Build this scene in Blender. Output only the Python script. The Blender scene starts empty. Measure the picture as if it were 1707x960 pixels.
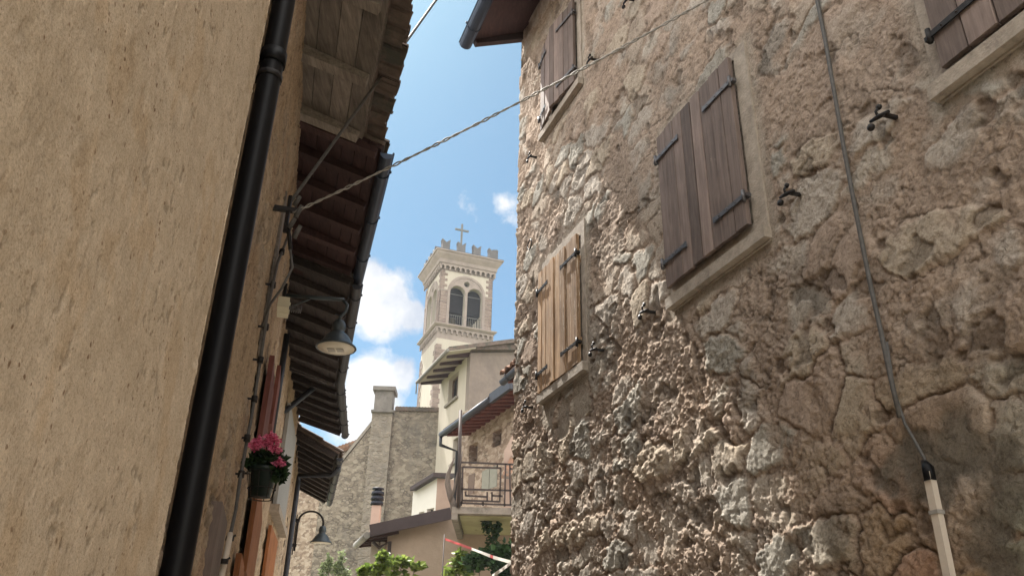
import bpy, bmesh, math, random
import numpy as np
from mathutils import Vector, Matrix
random.seed(7)
S = bpy.context.scene
C = S.collection
# ---------------------------------------------------------------- camera
# calibrated from the vanishing points; world: X right, Y ahead, Z up, eye at the origin, street at z = -1.6
PW, PH, F = 1707.0, 960.0, 1364.0
CX, CY = 853.5, 480.0
GZ = -1.6
_k = np.array([917. - CX, CY + 2326., -F]); _k /= np.linalg.norm(_k)
_f = np.array([0, 0, -1.]); _y = _f - (_f @ _k) * _k; _y /= np.linalg.norm(_y); _x = np.cross(_y, _k)
RM = np.array([_x, _y, _k])
cam = bpy.data.cameras.new('camera'); co = bpy.data.objects.new('camera', cam); C.objects.link(co)
cam.sensor_width = 36; cam.lens = F / PW * 36; cam.clip_start = 0.02; cam.clip_end = 2000
co.matrix_world = Matrix(RM.tolist()).to_4x4()
S.camera = co
# ---------------------------------------------------------------- light
SUN_AZ, SUN_EL = -28.8, 55.9        # ahead to the left, high: it rakes along the right wall
SUN_W, SKY_W, EXPO = 5.0, 0.050, 1.92
S.view_settings.view_transform = 'Standard'; S.view_settings.look = 'None'
S.view_settings.gamma = 1; S.view_settings.exposure = EXPO; S.view_settings.use_curve_mapping = False
sl = bpy.data.lights.new('sun', 'SUN'); sl.energy = SUN_W; sl.angle = math.radians(.5); sl.color = (1, .95, .87)
so = bpy.data.objects.new('sun', sl); C.objects.link(so)
a_, e_ = math.radians(SUN_AZ), math.radians(SUN_EL)
SD = Vector((math.sin(a_) * math.cos(e_), math.cos(a_) * math.cos(e_), math.sin(e_)))
so.rotation_euler = SD.to_track_quat('Z', 'Y').to_euler(); so.location = SD * 50


def ray(x, y):
    return RM @ np.array([(x - CX) / F, -(y - CY) / F, -1.])


world = bpy.data.worlds.new('World'); S.world = world; world.use_nodes = True
nt = world.node_tree; nt.nodes.clear()


def N(nt, t, **kw):
    n = nt.nodes.new(t)
    for k, v in kw.items():
        if k == 'inp':
            for i, val in v.items(): n.inputs[i].default_value = val
        else: setattr(n, k, v)
    return n


def math_n(nt, op, a, b=None, clamp=False):
    n = N(nt, 'ShaderNodeMath', operation=op); n.use_clamp = clamp
    for i, v in enumerate((a, b)):
        if v is None: continue
        if hasattr(v, 'links'): nt.links.new(v, n.inputs[i])
        else: n.inputs[i].default_value = v
    return n.outputs[0]


sky = N(nt, 'ShaderNodeTexSky', sky_type='NISHITA', sun_disc=False)
sky.sun_elevation = e_; sky.sun_rotation = a_; sky.air_density = 1.0; sky.dust_density = 1.8; sky.ozone_density = 1.5; sky.altitude = 600
tc = N(nt, 'ShaderNodeTexCoord')
nz = N(nt, 'ShaderNodeTexNoise', inp={'Scale': 9., 'Detail': 9., 'Roughness': .62, 'Distortion': .25})
nt.links.new(tc.outputs['Generated'], nz.inputs['Vector'])
mask = None
for (px, py, rad, w) in [(640, 508, .046, .97), (603, 470, .034, .85), (680, 522, .028, .85), (628, 648, .048, 1.), (590, 695, .054, 1.), (668, 632, .033, .9),
                          (772, 348, .026, .34), (840, 338, .028, .35), (850, 368, .02, .30), (440, 620, .10, .9), (1000, 560, .09, .8), (1080, 250, .07, .7), (480, 250, .08, .7)]:
    d = ray(px, py); d = d / np.linalg.norm(d)
    vm = N(nt, 'ShaderNodeVectorMath', operation='DISTANCE'); nt.links.new(tc.outputs['Generated'], vm.inputs[0]); vm.inputs[1].default_value = d
    f = math_n(nt, 'DIVIDE', vm.outputs['Value'], rad * 1.5)
    f = math_n(nt, 'SUBTRACT', 1., f, True)
    f = math_n(nt, 'MULTIPLY', f, w)
    mask = f if mask is None else math_n(nt, 'MAXIMUM', mask, f)
t = math_n(nt, 'ADD', math_n(nt, 'MULTIPLY', mask, .95), math_n(nt, 'MULTIPLY', math_n(nt, 'SUBTRACT', nz.outputs['Fac'], .5), 1.5))
t = math_n(nt, 'MULTIPLY', math_n(nt, 'SUBTRACT', t, .30), 5., True)
nz2 = N(nt, 'ShaderNodeTexNoise', inp={'Scale': 14., 'Detail': 6., 'Roughness': .55})
nt.links.new(tc.outputs['Generated'], nz2.inputs['Vector'])
cr = N(nt, 'ShaderNodeValToRGB'); nt.links.new(nz2.outputs['Fac'], cr.inputs[0])
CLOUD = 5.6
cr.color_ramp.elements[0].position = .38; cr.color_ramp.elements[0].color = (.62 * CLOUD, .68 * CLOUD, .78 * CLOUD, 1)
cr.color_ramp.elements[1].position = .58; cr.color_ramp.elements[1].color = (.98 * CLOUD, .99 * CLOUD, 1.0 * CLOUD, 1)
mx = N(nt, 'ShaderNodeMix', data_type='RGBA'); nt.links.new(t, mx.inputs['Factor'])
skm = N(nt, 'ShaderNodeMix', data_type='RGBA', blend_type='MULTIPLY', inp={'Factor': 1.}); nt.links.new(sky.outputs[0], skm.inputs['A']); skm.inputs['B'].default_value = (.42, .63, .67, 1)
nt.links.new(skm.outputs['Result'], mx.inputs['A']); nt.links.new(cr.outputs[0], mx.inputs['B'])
# cloud cover added out of view as fill light: overhead, behind, both sides
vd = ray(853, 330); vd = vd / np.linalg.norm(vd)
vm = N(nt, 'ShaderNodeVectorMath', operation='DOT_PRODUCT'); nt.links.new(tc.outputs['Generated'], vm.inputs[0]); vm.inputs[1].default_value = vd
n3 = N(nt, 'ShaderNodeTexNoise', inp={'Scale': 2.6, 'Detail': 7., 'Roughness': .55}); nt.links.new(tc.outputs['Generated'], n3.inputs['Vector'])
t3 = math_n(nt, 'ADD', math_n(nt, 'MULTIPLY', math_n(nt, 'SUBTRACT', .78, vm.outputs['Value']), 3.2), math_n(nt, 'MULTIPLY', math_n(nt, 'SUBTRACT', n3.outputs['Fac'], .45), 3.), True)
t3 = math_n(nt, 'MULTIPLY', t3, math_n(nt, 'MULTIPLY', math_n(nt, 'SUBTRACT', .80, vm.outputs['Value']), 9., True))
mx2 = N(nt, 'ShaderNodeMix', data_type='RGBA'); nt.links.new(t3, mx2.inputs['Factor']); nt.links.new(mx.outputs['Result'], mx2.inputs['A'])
FILL_CLOUD = 15.; mx2.inputs['B'].default_value = (FILL_CLOUD, FILL_CLOUD * .97, FILL_CLOUD * .93, 1); mx = mx2
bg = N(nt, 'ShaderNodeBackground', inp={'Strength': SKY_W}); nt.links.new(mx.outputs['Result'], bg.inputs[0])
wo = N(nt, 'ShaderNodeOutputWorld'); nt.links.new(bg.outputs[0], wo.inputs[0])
S.render.engine = 'CYCLES'
S.cycles.max_bounces = 8; S.cycles.diffuse_bounces = 5; S.cycles.sample_clamp_indirect = 8

# ---------------------------------------------------------------- materials
def base_mat(name, rough=.8, metal=0.):
    m = bpy.data.materials.new(name); m.use_nodes = True; nt = m.node_tree
    b = nt.nodes['Principled BSDF']; b.inputs['Roughness'].default_value = rough; b.inputs['Metallic'].default_value = metal
    b.inputs['Specular IOR Level'].default_value = .3
    return m, nt, b


def coords(nt, sc=(1, 1, 1), rot=(0, 0, 0)):
    t = N(nt, 'ShaderNodeTexCoord'); mp = N(nt, 'ShaderNodeMapping')
    mp.inputs['Scale'].default_value = sc; mp.inputs['Rotation'].default_value = rot
    nt.links.new(t.outputs['Object'], mp.inputs['Vector']); return mp.outputs[0]


def noise(nt, v, scale, detail=5, rough=.6, dist=0.):
    n = N(nt, 'ShaderNodeTexNoise', inp={'Scale': scale, 'Detail': detail, 'Roughness': rough, 'Distortion': dist}); nt.links.new(v, n.inputs['Vector']); return n.outputs['Fac']


def ramp(nt, f, stops):
    r = N(nt, 'ShaderNodeValToRGB'); nt.links.new(f, r.inputs[0]); e = r.color_ramp.elements
    while len(e) < len(stops): e.new(.5)
    for i, (p, c) in enumerate(stops):
        e[i].position = p; e[i].color = (*c, 1) if len(c) == 3 else c
    return r.outputs[0]


def mixc(nt, f, a, b, mode='MIX'):
    m = N(nt, 'ShaderNodeMix', data_type='RGBA', blend_type=mode)
    for k, v in (('Factor', f), ('A', a), ('B', b)):
        if hasattr(v, 'links'): nt.links.new(v, m.inputs[k])
        else: m.inputs[k].default_value = v if k == 'Factor' else (*v, 1)
    return m.outputs['Result']


def bump(nt, b, h, strength, dist):
    n = N(nt, 'ShaderNodeBump', inp={'Strength': strength, 'Distance': dist}); nt.links.new(h, n.inputs['Height']); nt.links.new(n.outputs[0], b.inputs['Normal'])
    return n


def plain(name, c, rough=.8, metal=0., var=.25, scale=8., bs=.3, bd=.004, bscale=60., sc=(1, 1, 1), c2=None, dirt=None):
    m, nt, b = base_mat(name, rough, metal); v = coords(nt, sc)
    lo = tuple(x * (1 - var) for x in c) if c2 is None else c2
    col = ramp(nt, noise(nt, v, scale, 8, .65), [(.3, lo), (.7, c)])
    if dirt:
        col = mixc(nt, ramp(nt, noise(nt, v, dirt[1], 9, .7, .4), [(dirt[2], (0, 0, 0)), (dirt[2] + .14, (1, 1, 1))]), col, dirt[0])
    nt.links.new(col, b.inputs['Base Color'])
    bump(nt, b, noise(nt, v, bscale, 4, .6), bs, bd)
    if name == 'black_painted_metal': b.inputs['Specular IOR Level'].default_value = .16
    return m


def stone_mat(name, c1, c2, c3, mortar, scale=3.5, flat=1.6, stain=None, bd=.03, cover=.5, soft=6.):
    m, nt, b = base_mat(name, .9); v = coords(nt, (1, 1, flat))
    dn = N(nt, 'ShaderNodeTexNoise', inp={'Scale': scale * 1.3, 'Detail': 3.}); nt.links.new(v, dn.inputs['Vector'])
    vv = N(nt, 'ShaderNodeVectorMath', operation='MULTIPLY_ADD'); nt.links.new(dn.outputs['Color'], vv.inputs[0]); vv.inputs[1].default_value = (.35 / scale * 2,) * 3; nt.links.new(v, vv.inputs[2])
    vo = N(nt, 'ShaderNodeTexVoronoi', inp={'Scale': scale, 'Randomness': .95}); nt.links.new(vv.outputs[0], vo.inputs['Vector'])
    ve = N(nt, 'ShaderNodeTexVoronoi', feature='DISTANCE_TO_EDGE', inp={'Scale': scale, 'Randomness': .95}); nt.links.new(vv.outputs[0], ve.inputs['Vector'])
    sep = N(nt, 'ShaderNodeSeparateColor'); nt.links.new(vo.outputs['Color'], sep.inputs[0])
    col = ramp(nt, sep.outputs[0], [(.1, c1), (.5, c2), (.9, c3)])
    fine = noise(nt, v, scale * 7, 7, .7)
    col = mixc(nt, .75, col, ramp(nt, fine, [(.25, (.45, .43, .4)), (.75, (1.25, 1.25, 1.25))]), 'MULTIPLY')
    cov = noise(nt, v, scale * .45, 5, .6)
    edge = math_n(nt, 'ADD', ve.outputs['Distance'], math_n(nt, 'MULTIPLY', math_n(nt, 'SUBTRACT', cov, cover), .9))
    em = math_n(nt, 'MULTIPLY', math_n(nt, 'SUBTRACT', edge, .01), soft, True)
    mort = mixc(nt, fine, tuple(x * .7 for x in mortar), mortar)
    col = mixc(nt, em, mort, col)
    if stain:
        s = ramp(nt, noise(nt, coords(nt, (1, 1, .6)), stain[1], 8, .68, .5), [(stain[2], (0, 0, 0)), (stain[2] + .12, (1, 1, 1))])
        col = mixc(nt, math_n(nt, 'MULTIPLY', s, .8), col, stain[0])
    nt.links.new(col, b.inputs['Base Color'])
    h = math_n(nt, 'ADD', math_n(nt, 'MULTIPLY', em, .6), math_n(nt, 'MULTIPLY', fine, .7))
    bump(nt, b, h, .9, bd)
    return m


def wood_mat(name, dark, light, scale=6., axis='z', rough=.75, chip=None):
    m, nt, b = base_mat(name, rough)
    k = {'z': (7, 7, .5), 'y': (7, .5, 7), 'x': (.5, 7, 7)}[axis]
    v = coords(nt, k); v2 = coords(nt, (1, 1, 1))
    g = noise(nt, v, scale, 9, .72, .6)
    col = ramp(nt, g, [(.28, dark), (.52, tuple((x + y) / 2 for x, y in zip(dark, light))), (.74, light)])
    oi = N(nt, 'ShaderNodeObjectInfo')
    col = mixc(nt, .5, col, ramp(nt, noise(nt, v2, 3.3, 3), [(.3, (.6, .6, .6)), (.7, (1.3, 1.3, 1.3))]), 'MULTIPLY')
    at = N(nt, 'ShaderNodeAttribute', attribute_name='tone')
    tm = N(nt, 'ShaderNodeMath', operation='ADD', inp={1: 1.}); nt.links.new(at.outputs['Fac'], tm.inputs[0])
    cc = N(nt, 'ShaderNodeVectorMath', operation='SCALE'); nt.links.new(col, cc.inputs[0]); nt.links.new(tm.outputs[0], cc.inputs['Scale'])
    col = cc.outputs[0]
    if chip:
        f = ramp(nt, noise(nt, v, scale * 1.4, 9, .8, .3), [(chip[1], (0, 0, 0)), (chip[1] + .05, (1, 1, 1))])
        col = mixc(nt, f, col, chip[0])
    nt.links.new(col, b.inputs['Base Color'])
    bump(nt, b, g, .6, .004)
    return m


def vcol_mat(name, rough=.92, bs=.7, bd=.006, bscale=90., crev=.8):
    """wall material: per-vertex stone and mortar colours broken up by fine noise"""
    m, nt, b = base_mat(name, 1.0); v = coords(nt); b.inputs['Specular IOR Level'].default_value = .04
    at = N(nt, 'ShaderNodeAttribute', attribute_name='Col')
    n1 = math_n(nt, 'ADD', math_n(nt, 'MULTIPLY', noise(nt, v, bscale, 9, .78), .7), math_n(nt, 'MULTIPLY', noise(nt, v, bscale * 3.1, 4, .7), .3))
    col = mixc(nt, .8, at.outputs['Color'], ramp(nt, n1, [(.36, (.46, .43, .40)), (.50, (.98, .98, .97)), (.66, (1.32, 1.32, 1.32))]), 'MULTIPLY')
    n2 = noise(nt, v, 11., 6, .7)
    col = mixc(nt, .7, col, ramp(nt, n2, [(.3, (.8, .77, .72)), (.7, (1.12, 1.12, 1.12))]), 'MULTIPLY')
    rid = noise(nt, v, bscale * .33, 8, .72, .8)
    col = mixc(nt, crev, col, ramp(nt, rid, [(.34, (.50, .46, .42)), (.46, (1., 1., 1.)), (.62, (1.1, 1.1, 1.1))]), 'MULTIPLY')  # hollows of the bump noise darkened: dirt plus relief shade in the colour
    nt.links.new(col, b.inputs['Base Color'])
    bump(nt, b, math_n(nt, 'ADD', math_n(nt, 'MULTIPLY', n1, .6), math_n(nt, 'MULTIPLY', rid, 1.3)), bs, bd)
    return m


M = {}
M['rough_wall'] = vcol_mat('rough_stone_render', bs=1., bd=.012, bscale=72., crev=.9)
M['plaster_near'] = vcol_mat('rough_cast_plaster', bs=.55, bd=.003, bscale=190., crev=.35)
_m = M['plaster_near']; _nt = _m.node_tree; _b = _nt.nodes['Principled BSDF']; _c = _b.inputs['Base Color'].links[0].from_socket
_v = coords(_nt, (1, 1, .9)); _v1 = coords(_nt)
_w = N(_nt, 'ShaderNodeTexNoise', inp={'Scale': 60., 'Detail': 3.}); _nt.links.new(_v1, _w.inputs['Vector'])
_d = N(_nt, 'ShaderNodeVectorMath', operation='MULTIPLY_ADD'); _nt.links.new(_w.outputs['Color'], _d.inputs[0]); _d.inputs[1].default_value = (.012,) * 3; _nt.links.new(_v, _d.inputs[2])
for _sc, _th, _col, _seed in ((52., .25, (.17, .10, .055), 0), (30., .18, (.20, .125, .075), 3), (95., .27, (.34, .25, .17), 6), (150., .28, (.38, .29, .20), 9)):
    _vo = N(_nt, 'ShaderNodeTexVoronoi', inp={'Scale': _sc, 'Randomness': 1.}); _nt.links.new(_d.outputs[0], _vo.inputs['Vector'])
    _s = N(_nt, 'ShaderNodeSeparateColor'); _nt.links.new(_vo.outputs['Color'], _s.inputs[0])
    _k = math_n(_nt, 'MULTIPLY', math_n(_nt, 'SUBTRACT', math_n(_nt, 'MULTIPLY', _s.outputs[0], _th * 2.0), math_n(_nt, 'ADD', _vo.outputs['Distance'], _th * .8)), 12., True)
    _big = noise(_nt, _v1, 5. + _seed, 5, .6); _k = math_n(_nt, 'MULTIPLY', _k, math_n(_nt, 'MULTIPLY', math_n(_nt, 'SUBTRACT', _big, .36), 5., True))
    _c = mixc(_nt, math_n(_nt, 'MULTIPLY', _k, .85), _c, _col)
_nt.links.new(_c, _b.inputs['Base Color'])
M['left_wall'] = vcol_mat('old_wall_render', bs=.8, bd=.008, bscale=70.)
M['cement'] = plain('cement_surround', (.39, .335, .275), .95, var=.4, scale=14, bs=.9, bd=.006, bscale=70, dirt=((.17, .14, .12), 5, .56))
M['black_metal'] = plain('black_painted_metal', (.005, .005, .006), .45, .0, var=.2, bs=.05, bd=.001)
M['iron'] = plain('dark_wrought_iron', (.03, .027, .026), .55, .5, var=.5, scale=40, bs=.5, bd=.002, dirt=((.09, .045, .025), 30, .6))
M['iron_light'] = plain('worn_iron_strap', (.16, .155, .16), .45, .6, var=.5, scale=40, bs=.5, bd=.002, dirt=((.05, .035, .03), 30, .52))
M['gutter'] = plain('painted_gutter_metal', (.04, .055, .085), .45, .4, var=.3, scale=9, bs=.15, bd=.002)
M['gutter_dark'] = plain('dark_gutter_metal', (.045, .05, .062), .45, .4, var=.3, scale=9, bs=.15, bd=.002)
M['grey_gutter'] = plain('weathered_grey_gutter', (.22, .21, .19), .6, .3, var=.3, scale=9, bs=.2, bd=.003)
M['wood_grey'] = wood_mat('weathered_grey_wood', (.10, .085, .075), (.33, .29, .25), 5, 'y')
M['wood_maroon'] = wood_mat('maroon_stained_wood', (.030, .016, .017), (.075, .042, .040), 5, 'y')
M['wood_dark'] = wood_mat('dark_stained_wood', (.02, .017, .018), (.07, .058, .055), 5, 'y')
M['shutter_brown'] = wood_mat('faded_brown_shutter', (.10, .073, .062), (.235, .18, .155), 5, 'z', chip=((.40, .33, .27), .635))
M['shutter_sunlit_tone'] = wood_mat('sunlit_tone_shutter_wood', (.15, .075, .03), (.52, .35, .21), 5, 'z', chip=((.62, .52, .42), .57))  # paler, oranger shutter wood: the sunlit look is put into its colour
M['shutter_orange'] = wood_mat('orange_brown_shutter', (.14, .05, .018), (.34, .14, .055), 5, 'z')
M['shutter_red'] = wood_mat('maroon_shutter', (.09, .028, .022), (.19, .07, .055), 5, 'z')
M['tile'] = plain('old_clay_tile', (.30, .17, .11), .9, var=.5, scale=10, bs=.6, bd=.01, bscale=30, dirt=((.11, .10, .085), 4, .5))
M['tile_dark'] = plain('lichened_clay_tile', (.17, .13, .11), .9, var=.5, scale=10, bs=.6, bd=.01, bscale=30, dirt=((.07, .07, .06), 4, .5))
M['gable_stone'] = stone_mat('grey_gable_stone', (.28, .24, .195), (.36, .31, .25), (.45, .395, .32), (.20, .17, .14), 6.4, 1.5, stain=((.21, .19, .165), .6, .53), bd=.12, cover=.40)
M['breast_stone'] = stone_mat('rendered_chimney_stone', (.26, .225, .185), (.33, .285, .235), (.40, .35, .29), (.33, .29, .24), 3.9, 1.7, stain=((.21, .19, .165), .8, .50), bd=.09, cover=.55)
M['farm_stone'] = stone_mat('pale_coursed_stone', (.30, .22, .165), (.46, .36, .28), (.56, .46, .37), (.25, .19, .145), 6., 1.8, bd=.10, cover=.36)
M['merlon_stone'] = plain('weathered_merlon_stone', (.13, .125, .125), .9, var=.3, scale=1.5)
M['belfry_dark'] = plain('belfry_floor_and_shade', (.015, .015, .018), .9, var=.4, scale=3)  # near-black for the belfry floor and the added box standing in for interior shade
M['chimney_render'] = plain('grey_chimney_render', (.19, .175, .16), .9, var=.4, scale=2.2, bs=.8, bd=.02, bscale=9, dirt=((.20, .185, .17), 1.6, .52))
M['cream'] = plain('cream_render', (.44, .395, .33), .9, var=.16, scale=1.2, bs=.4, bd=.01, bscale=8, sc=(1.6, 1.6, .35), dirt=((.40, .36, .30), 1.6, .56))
M['white_render'] = plain('white_render', (.58, .56, .52), .9, var=.12, scale=1.2, bs=.4, bd=.01, bscale=8, dirt=((.45, .40, .34), .8, .62))
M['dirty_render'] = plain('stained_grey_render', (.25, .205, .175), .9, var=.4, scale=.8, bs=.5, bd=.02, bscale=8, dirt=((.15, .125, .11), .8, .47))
M['pink_render'] = plain('pinkish_render', (.36, .27, .22), .9, var=.25, scale=1.2, bs=.4, bd=.02, bscale=8)
M['tan_render'] = plain('tan_render', (.40, .315, .245), .9, var=.28, scale=1.5, bs=.7, bd=.02, bscale=12, dirt=((.30, .24, .185), 1.4, .52))
M['tower_stone'] = plain('tower_dressed_stone', (.29, .24, .21), .9, var=.3, scale=1.5, bs=.4, bd=.02, bscale=6)
M['tower_pink'] = stone_mat('tower_course_stone', (.19, .145, .125), (.23, .175, .15), (.27, .21, .18), (.28, .23, .19), 1.6, 2.2, bd=.04, cover=.3)
M['roof_lead'] = plain('dark_lead_flashing', (.08, .08, .085), .7, .2)
M['bronze'] = plain('bell_bronze', (.10, .085, .05), .45, .8)
M['cross_metal'] = plain('cross_metal', (.13, .13, .12), .5, .5)
M['dark_void'] = plain('dark_window_glass', (.03, .032, .035), .15)
M['window_wood'] = plain('brown_window_wood', (.14, .095, .07), .7)
M['green_shutter'] = plain('faded_green_shutter', (.24, .24, .20), .8, var=.2)
M['concrete'] = plain('weathered_concrete', (.28, .25, .215), .9, var=.4, scale=5, bs=.5, bd=.01, bscale=25, dirt=((.13, .12, .10), 3, .5))
M['mossy'] = plain('mould_stained_plaster', (.40, .38, .22), .9, var=.3, scale=2.2, bs=.3, bd=.01, dirt=((.15, .14, .06), 2.4, .60))
M['rust_rail'] = plain('brown_painted_rail', (.065, .05, .045), .6, .3, var=.4)
M['fascia'] = plain('dark_brown_fascia', (.055, .04, .04), .6, .2, var=.3)
M['pink_flue'] = plain('pink_chimney_plaster', (.46, .34, .28), .9, var=.12)
M['cap_black'] = plain('black_flue_cap', (.025, .028, .04), .5, .3)
M['lamp_metal'] = plain('grey_green_lamp_enamel', (.06, .075, .085), .4, .3, var=.2)
M['lamp_glass'] = plain('frosted_lamp_glass', (.62, .58, .48), .3, var=.1, bs=.05)
M['led'] = plain('lamp_led_board', (.35, .33, .28), .4)
M['cable'] = plain('grey_cable', (.11, .105, .10), .7, var=.4, scale=40)
M['cable_pale'] = plain('pale_twisted_cable', (.33, .31, .28), .7, var=.4, scale=30)
M['conduit'] = plain('pale_plastic_conduit', (.56, .49, .41), .6, var=.15, scale=10)
M['box_plastic'] = plain('cream_plastic_box', (.58, .55, .42), .5, var=.1)
M['pot_plastic'] = plain('dark_green_plastic_pot', (.012, .022, .018), .4, var=.2)
M['soil'] = plain('potting_soil', (.04, .03, .02), .95)
M['door_grey'] = plain('blue_grey_painted_panel', (.28, .28, .27), .8, var=.15)
M['bark'] = plain('grey_bark', (.20, .165, .14), .95, var=.5, scale=14, bs=.9, bd=.02, bscale=30, sc=(3, 3, .6))
M['street'] = plain('pale_street_paving', (.40, .37, .32), .92, var=.35, scale=5, bs=.6, bd=.01, bscale=60, dirt=((.26, .24, .21), 1.3, .58))
M['earth'] = plain('dry_grass_ground', (.12, .13, .06), .95, var=.4, scale=.4, bs=.6, bd=.05, bscale=4)
M['tape_red'] = plain('red_tape', (.50, .05, .04), .5, var=.05)
M['tape_white'] = plain('white_tape', (.72, .69, .62), .5, var=.05)


def leaf_mat(name, a, b_, rough=.5, trans=.35):
    m, nt, b = base_mat(name, rough)
    oi = N(nt, 'ShaderNodeAttribute', attribute_name='tone')
    col = ramp(nt, oi.outputs['Fac'], [(0., a), (1., b_)]); nt.links.new(col, b.inputs['Base Color'])
    tr = N(nt, 'ShaderNodeBsdfTranslucent'); nt.links.new(col, tr.inputs[0])
    mx = N(nt, 'ShaderNodeMixShader', inp={0: trans}); nt.links.new(b.outputs[0], mx.inputs[1]); nt.links.new(tr.outputs[0], mx.inputs[2])
    nt.links.new(mx.outputs[0], nt.nodes['Material Output'].inputs[0])
    return m


M['leaf_lime'] = leaf_mat('lime_green_leaf', (.06, .10, .02), (.24, .31, .07), trans=.45)
M['leaf_dark'] = leaf_mat('dark_green_leaf', (.012, .035, .012), (.05, .11, .035))
M['leaf_geranium'] = leaf_mat('geranium_leaf', (.012, .025, .012), (.04, .075, .03))
M['petal'] = leaf_mat('pink_petal', (.55, .06, .15), (.85, .26, .42))
M['leaf_pale'] = leaf_mat('pale_shrub_leaf', (.09, .12, .05), (.24, .28, .15))

# ---------------------------------------------------------------- object helpers
def tag(o, label=None, cat=None, group=None, kind=None):
    for k, v in (('label', label), ('category', cat), ('group', group), ('kind', kind)):
        if v: o[k] = v
    return o


def thing(name, label, cat, loc=(0, 0, 0), group=None):
    o = bpy.data.objects.new(name, None); C.objects.link(o); o.location = loc; o.empty_display_size = .2
    return tag(o, label, cat, group)


def link(name, me, mat=None, parent=None, label=None):
    """mesh in world coordinates; a child of an Empty is shifted back by the Empty's place"""
    o = bpy.data.objects.new(name, me); C.objects.link(o)
    if mat is not None:
        me.materials.clear(); me.materials.append(M[mat] if isinstance(mat, str) else mat)
    if parent is not None:
        o.parent = parent
        if parent.type == 'EMPTY': o.location = -Vector(parent.location)
    if label: o['label'] = label
    return o


class MB:
    """collects shapes into one mesh"""
    def __init__(s): s.v = []; s.f = []; s.t = []; s.smooth = []
    def add(s, vs, fs, tone=0., smooth=False):
        n = len(s.v); s.v += [tuple(map(float, p)) for p in vs]; s.f += [tuple(i + n for i in f) for f in fs]
        s.t += [tone] * len(vs); s.smooth += [smooth] * len(fs)
    def box8(s, p, tone=0.):
        s.add(p, [(0, 3, 2, 1), (4, 5, 6, 7), (0, 1, 5, 4), (1, 2, 6, 5), (2, 3, 7, 6), (3, 0, 4, 7)], tone)
    def beam(s, a, b, w, h, up=(0, 0, 1), tone=0.):
        a, b = Vector(a), Vector(b); d = (b - a).normalized(); up = Vector(up)
        x = d.cross(up)
        if x.length < 1e-4: x = d.cross(Vector((1, 0, 0)))
        x.normalize(); y = x.cross(d).normalized()
        x = x * w / 2; y = y * h / 2
        s.box8([a - x - y, a + x - y, b + x - y, b - x - y, a - x + y, a + x + y, b + x + y, b - x + y], tone)
    def box(s, c, size, ax=None, tone=0.):
        c = Vector(c); ax = ax or (Vector((1, 0, 0)), Vector((0, 1, 0)), Vector((0, 0, 1)))
        x, y, z = (Vector(a) * k / 2 for a, k in zip(ax, size))
        s.box8([c - x - y - z, c + x - y - z, c + x + y - z, c - x + y - z, c - x - y + z, c + x - y + z, c + x + y + z, c - x + y + z], tone)
    def tube(s, pts, r, n=8, cap=True, tone=0.):
        pts = [Vector(p) for p in pts]; m = len(pts); rs = r if isinstance(r, (list, tuple)) else [r] * m
        ref = Vector((0, 0, 1)); base = len(s.v); vs = []; px = None
        for i, p in enumerate(pts):
            d = (pts[min(i + 1, m - 1)] - pts[max(i - 1, 0)]).normalized()
            if px is None:
                x = d.cross(ref)
                if x.length < .05: x = d.cross(Vector((1, 0, 0)))
            else: x = px - d * px.dot(d)
            x.normalize(); px = x; y = d.cross(x)
            vs += [p + (x * math.cos(a) + y * math.sin(a)) * rs[i] for a in [2 * math.pi * k / n for k in range(n)]]
        fs = [(i * n + k, i * n + (k + 1) % n, (i + 1) * n + (k + 1) % n, (i + 1) * n + k) for i in range(m - 1) for k in range(n)]
        s.add(vs, fs, tone, True)
        if cap: s.add([], []); s.f += [tuple(base + k for k in reversed(range(n))), tuple(base + (m - 1) * n + k for k in range(n))]; s.smooth += [False, False]
    def lathe(s, prof, c, n=24, axis=None, tone=0.):
        """prof: (r, z) list"""
        c = Vector(c); Rm = (Vector((0, 0, 1)).rotation_difference(Vector(axis)).to_matrix() if axis is not None else Matrix.Identity(3))
        vs = [c + Rm @ Vector((r * math.cos(2 * math.pi * k / n), r * math.sin(2 * math.pi * k / n), z)) for r, z in prof for k in range(n)]
        fs = [(i * n + k, i * n + (k + 1) % n, (i + 1) * n + (k + 1) % n, (i + 1) * n + k) for i in range(len(prof) - 1) for k in range(n)]
        s.add(vs, fs, tone, True)
    def mesh(s, name='m'):
        me = bpy.data.meshes.new(name); me.from_pydata(s.v, [], s.f); me.polygons.foreach_set('use_smooth', s.smooth)
        a = me.attributes.new('tone', 'FLOAT', 'POINT'); a.data.foreach_set('value', s.t)
        me.update(); return me
    def build(s, name, mat, parent=None, label=None): return link(name, s.mesh(name), mat, parent, label)


def plate(loops, t, mtx):
    """flat plate with holes: 2D loops (first outer, others holes), thickness t along local +Z, moved by mtx"""
    cu = bpy.data.curves.new('tmp', 'CURVE'); cu.dimensions = '2D'; cu.fill_mode = 'BOTH'; cu.extrude = t / 2
    for lp in loops:
        sp = cu.splines.new('POLY'); sp.points.add(len(lp) - 1)
        for i, (x, y) in enumerate(lp): sp.points[i].co = (x, y, 0, 1)
        sp.use_cyclic_u = True
    ob = bpy.data.objects.new('tmp', cu); C.objects.link(ob)
    dg = bpy.context.evaluated_depsgraph_get(); me = bpy.data.meshes.new_from_object(ob.evaluated_get(dg))
    bpy.data.objects.remove(ob); bpy.data.curves.remove(cu)
    me.transform(Matrix.Translation((0, 0, t / 2))); me.transform(mtx)
    for p in me.polygons: p.use_smooth = False
    return me


def az_dir(A): a = math.radians(A); return Vector((math.sin(a), math.cos(a), 0))


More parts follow.
